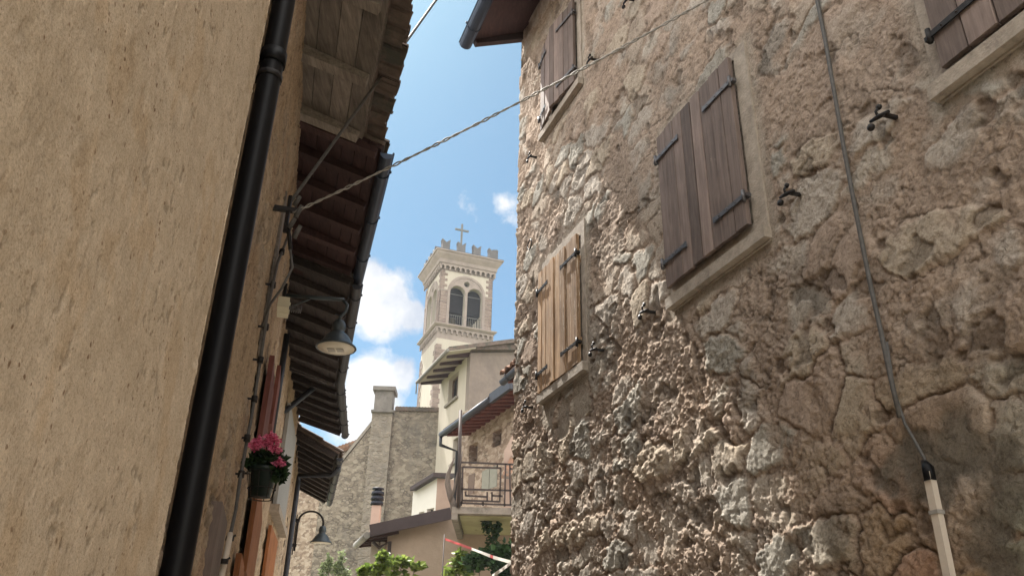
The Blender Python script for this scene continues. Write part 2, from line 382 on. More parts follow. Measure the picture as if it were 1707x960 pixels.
class Plane:
    """vertical plane through p0 running along azimuth A; w = distance out of it, to the side of the eye"""
    def __init__(s, p0, A):
        s.p = Vector((p0[0], p0[1], 0)); s.d = az_dir(A); s.n = Vector((s.d.y, -s.d.x, 0))
        if s.n.dot(s.p) > 0: s.n = -s.n
    def px(s, x, y, w=0.):
        v = Vector(ray(x, y)); o = s.p + s.n * w; t = o.dot(s.n) / v.dot(s.n); q = v * t - s.p
        return q.dot(s.d), q.z
    def P(s, u, z, w=0.): return s.p + s.d * u + s.n * w + Vector((0, 0, z))
    def at(s, x, y, w=0.): return s.P(*s.px(x, y, w), w)
    def mtx(s, w=0.):     # local x = along, y = up, z = into the building
        m = Matrix.Identity(4); z = -s.n; o = s.P(0, 0, w)
        for i, c in enumerate((s.d, Vector((0, 0, 1)), z, o)):
            for k in range(3): m[k][i] = c[k]
        return m
    def rect(s, pts, w=0.):
        q = [s.px(*p, w) for p in pts]; us = sorted(a for a, b in q); zs = sorted(b for a, b in q)
        return (us[0] + us[1]) / 2, (us[2] + us[3]) / 2, (zs[0] + zs[1]) / 2, (zs[2] + zs[3]) / 2
    def rect0(s, pts):      # measured on the wall face itself: walls seen almost edge-on
        return s.rect(pts, 0.)
    def ax(s): return (s.d, s.n, Vector((0, 0, 1)))


def rloop(u0, u1, z0, z1): return [(u0, z0), (u1, z0), (u1, z1), (u0, z1)]


# numpy noise
def _h(ix, iy, seed):
    n = (ix.astype(np.int64) * 374761393 + iy.astype(np.int64) * 668265263 + seed * 1274126177) & 0x7fffffff
    n = ((n ^ (n >> 13)) * 1274126177) & 0x7fffffff
    return ((n ^ (n >> 16)) & 0xffff) / 65535.


def vnoise(x, y, seed=0):
    ix, iy = np.floor(x), np.floor(y); fx, fy = x - ix, y - iy; fx = fx * fx * (3 - 2 * fx); fy = fy * fy * (3 - 2 * fy)
    a, b, c, d = _h(ix, iy, seed), _h(ix + 1, iy, seed), _h(ix, iy + 1, seed), _h(ix + 1, iy + 1, seed)
    return (a * (1 - fx) + b * fx) * (1 - fy) + (c * (1 - fx) + d * fx) * fy


def fbm(x, y, oct=4, seed=0, gain=.5):
    s = 0; a = 1.; tot = 0
    for i in range(oct): s = s + a * vnoise(x * 2 ** i + i * 17.3, y * 2 ** i - i * 9.1, seed + i); tot += a; a *= gain
    return s / tot


def worley(x, y, seed=0, jit=.9):
    ix, iy = np.floor(x), np.floor(y); f1 = np.full(x.shape, 9.); f2 = f1.copy(); idn = np.zeros(x.shape)
    for dx in (-1, 0, 1):
        for dy in (-1, 0, 1):
            cx, cy = ix + dx, iy + dy
            qx = cx + .5 + (_h(cx, cy, seed) - .5) * jit; qy = cy + .5 + (_h(cx, cy, seed + 5) - .5) * jit
            d = np.hypot(x - qx, y - qy); new = d < f1
            f2 = np.where(new, f1, np.minimum(f2, d)); idn = np.where(new, _h(cx, cy, seed + 11), idn); f1 = np.where(new, d, f1)
    return f1, f2, idn


def sst(a, b, x): t = np.clip((x - a) / (b - a), 0, 1); return t * t * (3 - 2 * t)


def lerp3(a, b, t): return np.asarray(a) * (1 - t[..., None]) + np.asarray(b) * t[..., None]


def grid_wall(name, pl, us, zs, fn, mat, parent, holes=(), w0=0.):
    U, Z = np.meshgrid(us, zs); hgt, col = fn(U, Z)
    P = np.empty(U.shape + (3,))
    for i in range(3): P[..., i] = pl.p[i] + pl.d[i] * U + pl.n[i] * (hgt + w0) + (Z if i == 2 else 0)
    nu, nz_ = len(us), len(zs); idx = np.arange(nu * nz_).reshape(nz_, nu)
    q = np.stack([idx[:-1, :-1], idx[:-1, 1:], idx[1:, 1:], idx[1:, :-1]], -1)
    keep = np.ones(q.shape[:2], bool)
    uc = (np.asarray(us)[1:] + np.asarray(us)[:-1]) / 2; zc = (np.asarray(zs)[1:] + np.asarray(zs)[:-1]) / 2
    for (a, b, c, d) in holes: keep[np.ix_((zc > c) & (zc < d), (uc > a) & (uc < b))] = False
    q = q[keep].reshape(-1, 4)
    me = bpy.data.meshes.new(name); me.vertices.add(nu * nz_); me.vertices.foreach_set('co', P.reshape(-1))
    me.loops.add(q.size); me.loops.foreach_set('vertex_index', q.reshape(-1).astype(np.int32))
    me.polygons.add(len(q)); me.polygons.foreach_set('loop_start', np.arange(0, q.size, 4, dtype=np.int32))
    me.polygons.foreach_set('use_smooth', np.ones(len(q), bool))
    at = me.attributes.new('Col', 'FLOAT_COLOR', 'POINT'); c4 = np.ones(U.shape + (4,)); c4[..., :3] = np.clip(col, 0, 1); at.data.foreach_set('color', c4.reshape(-1))
    me.update(calc_edges=True); me.validate()
    return link(name, me, mat, parent)


def leaves(mb, centers, n, size, spread, flat=0., tone=(0, 1)):
    size *= 1.1
    rnd = random.Random(len(mb.v) + n)
    for c, rad in centers:
        for _ in range(n):
            while True:
                q = Vector((rnd.uniform(-1, 1), rnd.uniform(-1, 1), rnd.uniform(-1, 1)))
                if q.length < 1: break
            if rnd.random() < .55: q = q.normalized() * rnd.uniform(.75, 1.3)
            p = Vector(c) + Vector((q.x * rad[0], q.y * rad[1], q.z * rad[2]))
            a = Vector((rnd.gauss(0, 1), rnd.gauss(0, 1), rnd.gauss(0, .5))).normalized()
            b = a.cross(Vector((rnd.gauss(0, 1), rnd.gauss(0, 1), rnd.gauss(0, 1)))).normalized()
            s_ = size * rnd.uniform(.6, 1.3); a *= s_; b *= s_ * .42; nrm = a.cross(b).normalized() * s_ * .12
            mb.add([p, p + a * .35 + b + nrm, p + a, p + a * .35 - b + nrm, p + a * .35], [(0, 4, 1), (4, 2, 1), (0, 3, 4), (4, 3, 2)], rnd.uniform(*tone))

# ================================================================ setting
gm = MB(); gm.add([(-250, -200, GZ - .004), (250, -200, GZ - .004), (250, 400, GZ - .004), (-250, 400, GZ - .004)], [(0, 1, 2, 3)])
tag(gm.build('ground', 'earth'), kind='structure')
gm = MB(); gm.add([(-6, -8, GZ), (5, -8, GZ), (2, 8, GZ), (4, 26, GZ), (-9, 26, GZ), (-6, 12, GZ)], [(0, 1, 2, 3, 4, 5)])
tag(gm.build('street', 'street'), kind='structure')

# ================================================================ right house
R = Plane((2.5 * math.cos(math.radians(20)), 2.5 * math.sin(math.radians(20))), -20)
UC = R.px(867, 200)[0]          # far corner
house = thing('stone_house', 'tall house with rough pinkish stone render and four pairs of wooden shutters', 'house', R.P(UC, GZ))
WIN = dict(big=(2.98, 3.95, 2.08, 3.41), small=(5.17, 6.05, 2.10, 3.42), up=(5.15, 6.06, 4.76, 5.95), near=(.95, 1.87, 2.13, 3.45))
blobs = []   # grey cement patches, as (u, z, radius)
for (x, y, r_) in [(1560, 770, .12), (1600, 740, .11), (1650, 760, .12), (1690, 800, .10), (1665, 860, .10), (1660, 920, .11), (1690, 950, .10), (1500, 790, .11), (1530, 750, .09), (1470, 800, .07)]:
    u, z = R.px(x, y); blobs.append((u, z, r_))
sm_patch = [R.px(940, 700) + (.16,), R.px(970, 670) + (.16,), R.px(915, 690) + (.14,)]


def right_fn(U, Z):
    wx = U + .13 * (fbm(U * 5, Z * 5, 5, 1, .6) - .5) * 2; wz = Z + .10 * (fbm(U * 5, Z * 5, 5, 7, .6) - .5) * 2
    big, big2, idb = worley(wx / .34, wz / .22, 3)
    sm, sm2, ids = worley(wx / .13, wz / .10, 23)
    edge = big2 - big
    exposed = sst(.40, .56, fbm(U * 2.6, Z * 2.9, 4, 31) + .30 * (idb - .5))
    low = sst(1.6, .5, Z) * sst(3.4, 2.3, U)                      # bare masonry low down at the near end
    exposed = np.maximum(exposed, low)
    st = sst(.02, .22, edge) * exposed
    grain = fbm(U * 26, Z * 22, 5, 41, .62); gr = 1 - np.abs(2 * fbm(U * 17, Z * 14, 4, 51, .6) - 1)
    g1, g2, gid = worley(U / .026 + 1.8 * grain, Z / .027 + .9 * gr, 61)
    nod = np.clip(1 - g1 * 1.35, 0, 1); fine = fbm(U * 70, Z * 55, 3, 47, .7)
    h1, h2, hid = worley(U / .055 + 1.9 * grain, Z / .05 + 1.2 * gr, 66)
    nod2 = np.clip(1 - h1 * 1.3, 0, 1) * (hid > .35)
    rough = 1 - .75 * st * sst(.3, .6, vnoise(U * 3, Z * 3, 77)) - .35 * sst(4.0, 6.5, Z)
    zone = .60 + .36 * sst(2.6, 1.2, Z) * sst(1.9, 3.2, U)        # coarser roughcast low on the far half
    H = .013 * st * (.4 + idb) + zone * rough * (.015 * (grain - .5) * 2 + .0075 * nod * sst(.35, .6, fbm(U * 6, Z * 7, 3, 81)) + .012 * nod2 * sst(.40, .62, fbm(U * 4.5, Z * 5, 3, 85)) + .010 * (gr - .6) + .014 * (fine - .5)) + .022 * (fbm(U * 2.2, Z * 2.6, 3, 13) - .5)
    crack = sst(.05 + .03 * grain, .0, edge) * sst(.48, .62, fbm(U * 3.4, Z * 3.8, 4, 91, .6)) ; H -= .005 * crack
    pit = sst(.66, .72, fbm(U * 7, Z * 7, 3, 99)); H -= .013 * pit
    jl = sst(.16 * grain + .03, .0, edge) * low * sst(.4, .55, fbm(U * 2.7, Z * 3.1, 3, 93)); H -= .016 * jl
    # colour
    mort = lerp3((.45, .345, .265), (.355, .27, .208), fbm(U * 1.7, Z * 1.7, 4, 5) * 1.6 - .3)
    warm = sst(.45, .62, fbm(U * 1.3, Z * 2.1, 3, 6)); mort = mort * (1 - warm[..., None] * .25) + np.array((.49, .34, .235)) * warm[..., None] * .25
    pal = np.array([(.47, .42, .36), (.50, .45, .38), (.40, .36, .31), (.46, .38, .30), (.52, .47, .41), (.38, .38, .34), (.45, .34, .265), (.50, .42, .32)])
    stc = pal[(idb * 7.999).astype(int)]
    och = np.array([(.40, .27, .15), (.42, .33, .15), (.34, .25, .18), (.30, .31, .24), (.45, .27, .18), (.38, .30, .20), (.27, .20, .14), (.40, .34, .24)])[(idb * 7.999).astype(int)]
    stc = stc * (1 - low[..., None]) + och * low[..., None]
    mort = mort * (1 - .5 * low[..., None]) + np.array((.25, .175, .11)) * .5 * low[..., None]
    c = mort * (1 - .75 * st[..., None]) + stc * .75 * st[..., None]
    whit = sst(.60, .72, fbm(U * 2.7, Z * 3.1, 4, 15)); c = c * (1 - .35 * whit[..., None]) + np.array((.48, .43, .37)) * .35 * whit[..., None]
    c = c * (.86 + .28 * grain[..., None])
    dirt = sst(.55, .75, fbm(U * 3.3, Z * 3.3, 5, 19, .6)); c = c * (1 - .22 * dirt[..., None])
    c = c * (1 - .45 * np.maximum(crack, .7 * pit)[..., None])
    c = c * .93; lum = c.mean(-1, keepdims=True); c = lum + (c - lum) * (.80 + .15 * low[..., None]) 
    n_ = fbm(U * 8, Z * 8, 4, 71)
    for (bu, bz, br) in blobs:
        m = sst(1.25, .7, np.hypot(U - bu, Z - bz) / br + (n_ - .5) * 1.6)
        m = m * (.72 + .26 * sst(.35, .6, grain)); k2 = (.6 + .8 * fbm(U * 14, Z * 14, 4, 73)[..., None]); c = c * (1 - .85 * m[..., None]) + np.array((.15, .13, .105)) * k2 * .85 * m[..., None]; H = H * (1 - .6 * m) + .006 * m * (n_ - .3)
    for (bu, bz, br) in sm_patch:
        m = sst(1.15, .8, np.hypot(U - bu, Z - bz) / br + (n_ - .5) * .8)
        c = c * (1 - .7 * m[..., None]) + np.array((.36, .32, .27)) * .7 * m[..., None]; H = H * (1 - .8 * m)
    for (a, b, z0, z1) in WIN.values():                           # smoothed mortar round the window surrounds
        du = np.maximum(np.maximum(a - U, U - b), 0); dz = np.maximum(np.maximum(z0 - Z, Z - z1), 0); d = np.hypot(du, dz) + (n_ - .5) * .05
        m = sst(.10, .02, d); H = H * (1 - .8 * m); c = c * (1 - .5 * m[..., None]) + np.array((.38, .345, .295)) * .5 * m[..., None]
    return H, c


def geo(a, b, s0, s1):
    out = [a]
    while out[-1] < b: t_ = (out[-1] - a) / (b - a); out.append(out[-1] + s0 * (1 - t_) + s1 * t_)
    out[-1] = b; return np.array(out)


us = np.concatenate([np.linspace(-5, 1.0, 100)[:-1], geo(1.0, UC, .0052, .011)])
zs = np.concatenate([np.linspace(GZ, -.1, 40)[:-1], geo(-.1, 3.4, .0055, .0065)[:-1], geo(3.4, 6.75, .0075, .012)])
grid_wall('wall', R, us, zs, right_fn, 'rough_wall', house)
ms = [UC]
far = Plane(R.P(UC, 0)[:2], 70)        # end wall past the corner
ev = np.linspace(0, 5, 90)
pend = Plane(R.P(UC, 0)[:2], 70); pend.n = R.d.copy()
grid_wall('end_wall', pend, ev, np.linspace(GZ, 6.75, 160), lambda U, Z: (lambda h, c: (h * np.minimum(1, U / .05), c))(*right_fn(UC - U * 1.0, Z)), 'rough_wall', house)


def shutter_leaf(mb, w, h, nb, seed, thick=.028, ragged=.012):
    """boards in local x 0..w, z 0..h, y 0..-thick (out)"""
    r = random.Random(seed); bw = w / nb
    for i in range(nb):
        x0, x1 = i * bw + .0034, (i + 1) * bw - .0034; top = h - r.uniform(0, ragged * 1.6); y1 = -thick - r.uniform(-.004, .004); bot = r.uniform(-.004, .004)
        c = .003
        prof = [(x0, 0), (x0, y1 + c), (x0 + c, y1), (x1 - c, y1), (x1, y1 + c), (x1, 0)]
        zz = [bot, h * .3, h * .7, top]
        vs = [(x + r.uniform(-.0008, .0008), y, z) for z in zz for x, y in prof]; n = len(prof)
        fs = [(j * n + k, j * n + (k + 1) % n, (j + 1) * n + (k + 1) % n, (j + 1) * n + k) for j in range(3) for k in range(n)] + [tuple(reversed(range(n))), tuple(3 * n + k for k in range(n))]
        mb.add(vs, fs, r.uniform(-.34, .34))
    for zc in (h * .17, h * .8):     # battens on the inner side
        mb.box((w / 2, .009, zc), (w * .92, .017, .06))


def place(me, org, xdir, zdir=Vector((0, 0, 1))):
    x = Vector(xdir).normalized(); z = zdir; y = z.cross(x)
    m = Matrix.Identity(4)
    for i, c in enumerate((x, y, z, Vector(org))):
        for k in range(3): m[k][i] = c[k]
    me.transform(m); return me


def hinge_mb(length, s=1.):
    mb = MB(); mb.box((length / 2 + .004, -.0045, 0), (length, .007, .027 * s)); mb.box((length + .010, -.0045, 0), (.020, .007, .036 * s))
    mb.lathe([(0, -.035), (.011, -.035), (.011, .035), (0, .035)], (-.004, -.004, 0), 10)
    mb.box((-.016, .012, 0), (.028, .03, .022))
    for k in (.25, .55, .85): mb.lathe([(.006, 0), (.004, .005), (0, .006)], (length * k, -.008, 0), 8, (0, -1, 0))
    return mb


def window(key, label, matk, sh, split, ang=(1.5, 1.5), nb=(4, 4), hmat='iron_light', parent=house, pl=R, band=(True, True)):
    """cement surround with two plank leaves; sh = (u0,u1,z0,z1) of the leaves, u1 the far side"""
    a, b, z0, z1 = WIN[key]; u0, u1, s0, s1 = sh
    outer = rloop(a, b, z0, z1); eps = .012
    inner = rloop(max(u0, a + .03), min(u1, b - .02), s0 + .01, min(s1 - .01, z1 - .03))
    fr = link('window', plate([outer, inner], .11, pl.mtx(.014)), 'cement', parent, label)
    sb = MB(); sb.box(pl.P((a + b) / 2, z0 + .045, .030), (b - a + .02, .05, .07), pl.ax()); sb.build('sill', 'cement', fr)
    link('reveal_board', plate([rloop(a + .02, b - .02, z0 + .03, z1 - .03)], .03, pl.mtx(-.05)), 'dark_void', fr)
    um = u0 + (u1 - u0) * split
    for side in (0, 1):                # 0 = near leaf (right in the photo), 1 = far leaf
        w = (um - u0 - .003) if side == 0 else (u1 - um - .003); mb = MB(); shutter_leaf(mb, w, s1 - s0, nb[side], hash((key, side)) % 999 if False else len(key) * 7 + side)
        an = math.radians(ang[side]); hp = u0 if side == 0 else u1; sg = 1 if side == 0 else -1
        me = mb.mesh('shutter')
        if side == 0: xd = pl.d * math.cos(an) + pl.n * math.sin(an); org = pl.P(hp, s0, .026)
        else: xd = -pl.d * math.cos(an) + pl.n * math.sin(an); org = pl.P(hp, s0, .026)
        x = xd.normalized(); y = Vector((0, 0, 1)).cross(x); out = y if y.dot(pl.n) > 0 else -y
        m = Matrix.Identity(4)
        for i, c in enumerate((x, -out, Vector((0, 0, 1)), org)):
            for k in range(3): m[k][i] = c[k]
        me.transform(m)
        if m.determinant() < 0: me.flip_normals()
        link('shutter', me, matk, fr)
        for hz in ((s1 - s0) * .145, (s1 - s0) * .83):
            hm = hinge_mb(min(.27, w * .62)).mesh('hinge'); hm.transform(Matrix.Translation((0, -.034, hz))); hm.transform(m)
            if m.determinant() < 0: hm.flip_normals()
            link('hinge', hm, hmat, fr)
    return fr


window('big', 'window closed by large faded purple-brown plank shutters, in the middle of the rough wall', 'shutter_brown', (3.09, 3.94, 2.23, 3.37), .50, (.5, .6), (4, 4), 'iron_light')
window('small', 'window closed by orange plank shutters in a sunlit tone, low at the far end of the wall', 'shutter_sunlit_tone', (5.235, 6.04, 2.19, 3.31), .55, (1.2, 1.4), (4, 4), 'iron')
window('up', 'window high at the far corner with dark brown shutters slightly ajar', 'shutter_brown', (5.235, 6.03, 4.86, 5.84), .56, (8, 7), (5, 4), 'iron_light')
window('near', 'window at the upper right with plain brown boards and an iron bar', 'shutter_brown', (.98, 1.80, 2.24, 3.40), .5, (1., 1.), (3, 3), 'iron')

# cement pads round the windows' right jambs are in the wall colours; iron holdbacks
def holdback(x, y, s=1.):
    u, z = R.px(x, y, .04); mb = MB(); ax = R.ax()
    mb.beam(R.P(u - .03 * s, z, .0), R.P(u - .03 * s, z - .004, .075), .016, .016)
    mb.tube([R.P(u - .055 * s, z - .004, .07), R.P(u + .0 * s, z + .006, .074), R.P(u + .05 * s, z + .016, .07)], [.008, .011, .007], 6)
    mb.lathe([(0, -.012), (.016, -.008), (.018, 0), (.016, .008), (0, .012)], R.P(u + .052 * s, z - .012, .07), 10, R.n)
    mb.tube([R.P(u - .0 * s, z + .006, .074), R.P(u + .004, z + .035, .078), R.P(u - .01 * s, z + .05, .07)], .007, 6)
    mb.lathe([(0, -.01), (.013, -.006), (.013, .006), (0, .01)], R.P(u - .01 * s, z + .052, .07), 8, R.n)
    return mb.build('shutter_hook', 'iron', house)


for x, y, s in [(1050, 4, 1), (988, 103, 1), (887, 264, 1), (1475, 200, 1), (1320, 328, 1), (1080, 522, 1.), (995, 585, 1), (880, 680, 1)]: holdback(x, y, s)
mb = MB(); u, z = R.px(883, 408, .03)
mb.tube([R.P(u + .05 * math.cos(t_), z + .05 * math.sin(t_), .03) for t_ in np.linspace(0, 6.28, 16)], .006, 6); mb.build('iron_ring', 'iron', house)

# eave: boards sloping down and out from the wall head, rafters, gutter
def slope_roof(parent, W0, W1, out, over, zw, ze, sof, tilem, rafter=None, raft_w=.07, step=.6, gut=None, gut_r=.055, tiles=True, tile_over=.12, back=3.2, names=('soffit', 'rafter', 'gutter', 'roof_tiles'), boards=.14, brackets=True, thick=.035, rmat=None):
    """W0,W1: wall head line ends (x,y); out: unit vector outwards"""
    W0, W1, out = Vector((*W0, 0)), Vector((*W1, 0)), Vector(out); L = (W1 - W0).length; d = (W1 - W0) / L; k = (zw - ze) / over
    up = Vector((0, 0, 1)); nrm = (up - (-k) * 0 * out + out * k).normalized()
    def Q(s, o, h=0.): return W0 + d * s + out * o + up * (zw - k * o) + nrm * h
    mb = MB(); r = random.Random(int(L * 100)); n = max(1, int((over + .05) / boards)); bw = (over + .05) / n
    for i in range(n):                 # boards run along the eave
        o0, o1 = -.05 + i * bw + .003, -.05 + (i + 1) * bw - .003; j = r.uniform(0, .006)
        mb.box8([Q(0, o0, j), Q(L, o0, j), Q(L, o1, j), Q(0, o1, j), Q(0, o0, thick + j), Q(L, o0, thick + j), Q(L, o1, thick + j), Q(0, o1, thick + j)], r.uniform(-.3, .3))
    so_ = mb.build(names[0], sof, parent)
    mb = MB(); m_ = int(L / step) + 1
    for i in range(m_ + 1):
        s_ = min(L - raft_w / 2, max(raft_w / 2, i * L / m_)); mb = MB()
        mb.box8([Q(s_ - raft_w / 2, -.03, -.09), Q(s_ + raft_w / 2, -.03, -.09), Q(s_ + raft_w / 2, over - .03, -.055), Q(s_ - raft_w / 2, over - .03, -.055), Q(s_ - raft_w / 2, -.03, -.002), Q(s_ + raft_w / 2, -.03, -.002), Q(s_ + raft_w / 2, over - .03, -.002), Q(s_ - raft_w / 2, over - .03, -.002)], r.uniform(-.3, .3))
        if rafter is not False: mb.build('rafter', rmat or sof, so_)
    mb = MB(); B = -back
    mb.box8([Q(0, B, thick + .01), Q(L, B, thick + .01), Q(L, over, thick + .01), Q(0, over, thick + .01), Q(0, B, thick + .05), Q(L, B, thick + .05), Q(L, over, thick + .05), Q(0, over, thick + .05)])
    if tiles:
        nt_ = int(L / .19)
        for i in range(nt_):
            s_ = (i + .5) * L / nt_
            for row in range(int((back + over) / .38)):
                e = over + tile_over * r.uniform(.7, 1.25) - row * .38
                for (cvx, off) in ((1, 0.), (-1, .095)):
                    prof = [(.085 * math.cos(t_), cvx * .055 * math.sin(t_)) for t_ in np.linspace(0, math.pi, 6)]
                    h0 = thick + (.055 if cvx > 0 else .10) + .02; w = []
                    dz = r.uniform(-.008, .008); de = r.uniform(-.02, .02)
                    for (o_, hh, sc) in ((e + de, h0 + dz, 1.05), (e - .43, h0 + dz - .02, .85)):
                        w += [Q(s_ + off + x * sc, o_, hh + y) for x, y in prof] + [Q(s_ + off + x * sc * .82, o_, hh + y * .72 - (.004 if cvx > 0 else -.004)) for x, y in prof]
                    fs = [(j, j + 1, 12 + j + 1, 12 + j) for j in range(5)] + [(6 + j + 1, 6 + j, 18 + j, 18 + j + 1) for j in range(5)] + [(j + 1, j, 6 + j, 6 + j + 1) for j in range(5)]
                    mb.add(w, fs, 0)
                if row > 2 and not tiles == 'all': break
    mb.build(names[3], tilem, parent)
    if gut:
        mb = MB(); zc = -.02; c = [(gut_r * math.cos(t_), gut_r * math.sin(t_)) for t_ in np.linspace(math.pi, 2 * math.pi, 9)]
        c2 = [(x * .9, y * .9) for x, y in reversed(c)]; pr = c + c2; o_ = over + gut_r * .8
        base = [W0 + d * s_ + out * (o_ + x) + up * (ze + zc + y - .01) for s_ in (0., L) for x, y in pr]; n = len(pr)
        mb.add(base, [(j, (j + 1) % n, n + (j + 1) % n, n + j) for j in range(n)] + [tuple(reversed(range(9))) + ()] + [tuple(n + j for j in range(9))], 0, False)
        mb.tube([W0 + d * s_ + out * (o_ + gut_r) + up * (ze + zc) for s_ in (0., L)], .009, 6)
        g = mb.build(names[2], gut, parent)
        if brackets:
            for i in range(int(L / .8) + 1):
                s_ = .3 + i * .8
                if s_ > L: break
                mb = MB(); mb.tube([W0 + d * s_ + out * (o_ + (gut_r + .004) * math.cos(t_)) + up * (ze + zc - .01 + (gut_r + .004) * math.sin(t_)) for t_ in np.linspace(math.pi, 2 * math.pi, 9)], .006, 5)
                mb.lathe([(0, -.014), (.013, -.01), (.013, .01), (0, .014)], W0 + d * s_ + out * (o_ + gut_r + .01) + up * (ze + zc + .012), 8)
                mb.build('gutter_bracket', gut, g)
    return Q


slope_roof(house, R.P(UC + .02, 0)[:2], R.P(-4, 0)[:2], R.n, .60, 6.72, 6.40, 'wood_maroon', 'tile', gut='gutter', gut_r=.07, step=.95, tiles=False, boards=.56, back=.5)
mb = MB(); mb.box8([R.P(-5, GZ, -.5), R.P(UC - .3, GZ, -.5), R.P(UC - .3, GZ, -6), R.P(-5, GZ, -6), R.P(-5, 6.7, -.5), R.P(UC - .3, 6.7, -.5), R.P(UC - .3, 8.2, -6), R.P(-5, 8.2, -6)]); mb.build('house_body', 'dirty_render', house)

# ================================================================ cable and conduit on the right wall
mb = MB(); pts = [(1357, -40), (1362, 0), (1376, 70), (1390, 150), (1409, 260), (1430, 370), (1450, 470), (1470, 560), (1487, 640), (1500, 695)]
P3 = [R.at(x, y, .035) for x, y in pts]; mb.tube(P3, .0095, 8)
o = tag(mb.build('wall_cable', 'cable'), 'grey cable running down the rough wall between the two right windows', 'cable')
mb = MB(); P3 = [R.at(x, y, .03) for x, y in [(1478, 570), (1490, 650), (1508, 705), (1525, 735), (1540, 762), (1547, 785)]]; mb.tube(P3, .006, 6)
tag(mb.build('thin_cable', 'cable'), 'thin dark cable linking the grey cable to the pale conduit', 'cable')
t_c = thing('cable_conduit', 'pale square conduit with black cap, low on the right of the rough wall', 'conduit', R.at(1580, 955, .03))
a, b = R.at(1548, 787, .045), R.at(1598, 1035, .045); mb = MB(); mb.beam(a, b, .032, .026, R.n); mb.build('conduit_body', 'conduit', t_c)
mb = MB(); mb.tube([a + (b - a).normalized() * .03, a - (b - a).normalized() * .015, a - (b - a).normalized() * .05 + R.d * .03 - R.n * .02], [.022, .022, .010], 8); mb.build('cap', 'black_metal', t_c)
for f_ in (.27, .72):
    c = a.lerp(b, f_); mb = MB(); mb.beam(c, c + (b - a).normalized() * .014, .040, .034, R.n); mb.build('strap', 'cable_pale', t_c)

# ================================================================ near plastered wall at the left
r0 = 2.42; e0 = Vector((r0 * math.sin(math.radians(-22.05)), r0 * math.cos(math.radians(-22.05)), 0))
L0 = Plane(e0[:2], -10)       # u = 0 at the far corner, negative towards the eye
near = thing('plastered_house', 'near house wall in rough beige roughcast plaster filling the left edge', 'house', (e0.x, e0.y, GZ))


def plaster_fn(U, Z):
    g = fbm(U * 90, Z * 70, 4, 5, .6); g2 = fbm(U * 30, Z * 28, 4, 9, .6); l = fbm(U * 3, Z * 3, 4, 2)
    pit = sst(.645, .74, fbm(U * 46 + g2, Z * 34, 3, 17, .5)) * sst(.36, .6, fbm(U * 5, Z * 4, 3, 27))
    big = sst(.65, .76, fbm(U * 17, Z * 13, 4, 37)) * sst(.4, .6, l)
    ed = sst(.10, .0, -U)
    H = .0026 * (g - .5) + .003 * (g2 - .5) + .005 * (l - .5) - .0025 * pit - .002 * big + ed * .012 * (fbm(U * 20, Z * 22, 4, 44) - .6) + .006 * ed * (fbm(U * 0, Z * 55, 3, 45) - .5)
    c = lerp3((.62, .525, .415), (.555, .465, .36), l * 1.8 - .4)
    c = c * (.90 + .2 * g2[..., None]) * (1 - .30 * pit[..., None]) * (1 - .08 * big[..., None])
    rust = sst(.62, .75, fbm(U * 9, Z * 7, 4, 61)); c = c * (1 - rust[..., None] * np.array((.05, .09, .14)))
    return H, c


us = np.concatenate([np.linspace(-6, -1.75, 90)[:-1], -geo(0., 1.75, .006, .0035)[::-1][:-1], [-.003, 0.]])
zs = np.concatenate([np.linspace(GZ, -.1, 40)[:-1], geo(-.1, 3.1, .0045, .0065), np.linspace(3.12, 3.4, 20)])
nw = grid_wall('wall', L0, us, zs, plaster_fn, 'plaster_near', near)
pe = Plane(e0[:2], 80); pe.n = L0.d.copy()
grid_wall('wall_end', pe, -np.concatenate([geo(0., .1, .008, .012), np.linspace(.12, 1.2, 30)])[::-1], np.linspace(GZ, 3.4, 600),
          lambda U, Z: (lambda h, c: (.010 * (fbm(U * 22, Z * 26, 4, 3) - .5) * np.minimum(1, -U / .01), c))(*plaster_fn(U, Z)), 'plaster_near', near)
mb = MB(); mb.box8([L0.P(-6, GZ, -.3), L0.P(-.3, GZ, -.3), L0.P(-.3, GZ, -4), L0.P(-6, GZ, -4), L0.P(-6, 3.4, -.3), L0.P(-.3, 3.4, -.3), L0.P(-.3, 3.6, -4), L0.P(-6, 3.6, -4)]); mb.build('house_body', 'dirty_render', near)

# ================================================================ left terrace
A = Plane((-.34 * math.cos(math.radians(14.74)), -.34 * math.sin(math.radians(14.74))), -14.74)
def rp(r, az): return (r * math.sin(math.radians(az)), r * math.cos(math.radians(az)))
W2 = rp(9.7, -16.88); W3 = rp(15.1, -14.69); W4 = (-4.64, 18.43)
uA0 = (Vector((*rp(2.45, -22.3), 0)) - A.p).dot(A.d); uAm = (Vector((-1.62, 5.45, 0)) - A.p).dot(A.d); uA2 = (Vector((*W2, 0)) - A.p).dot(A.d)


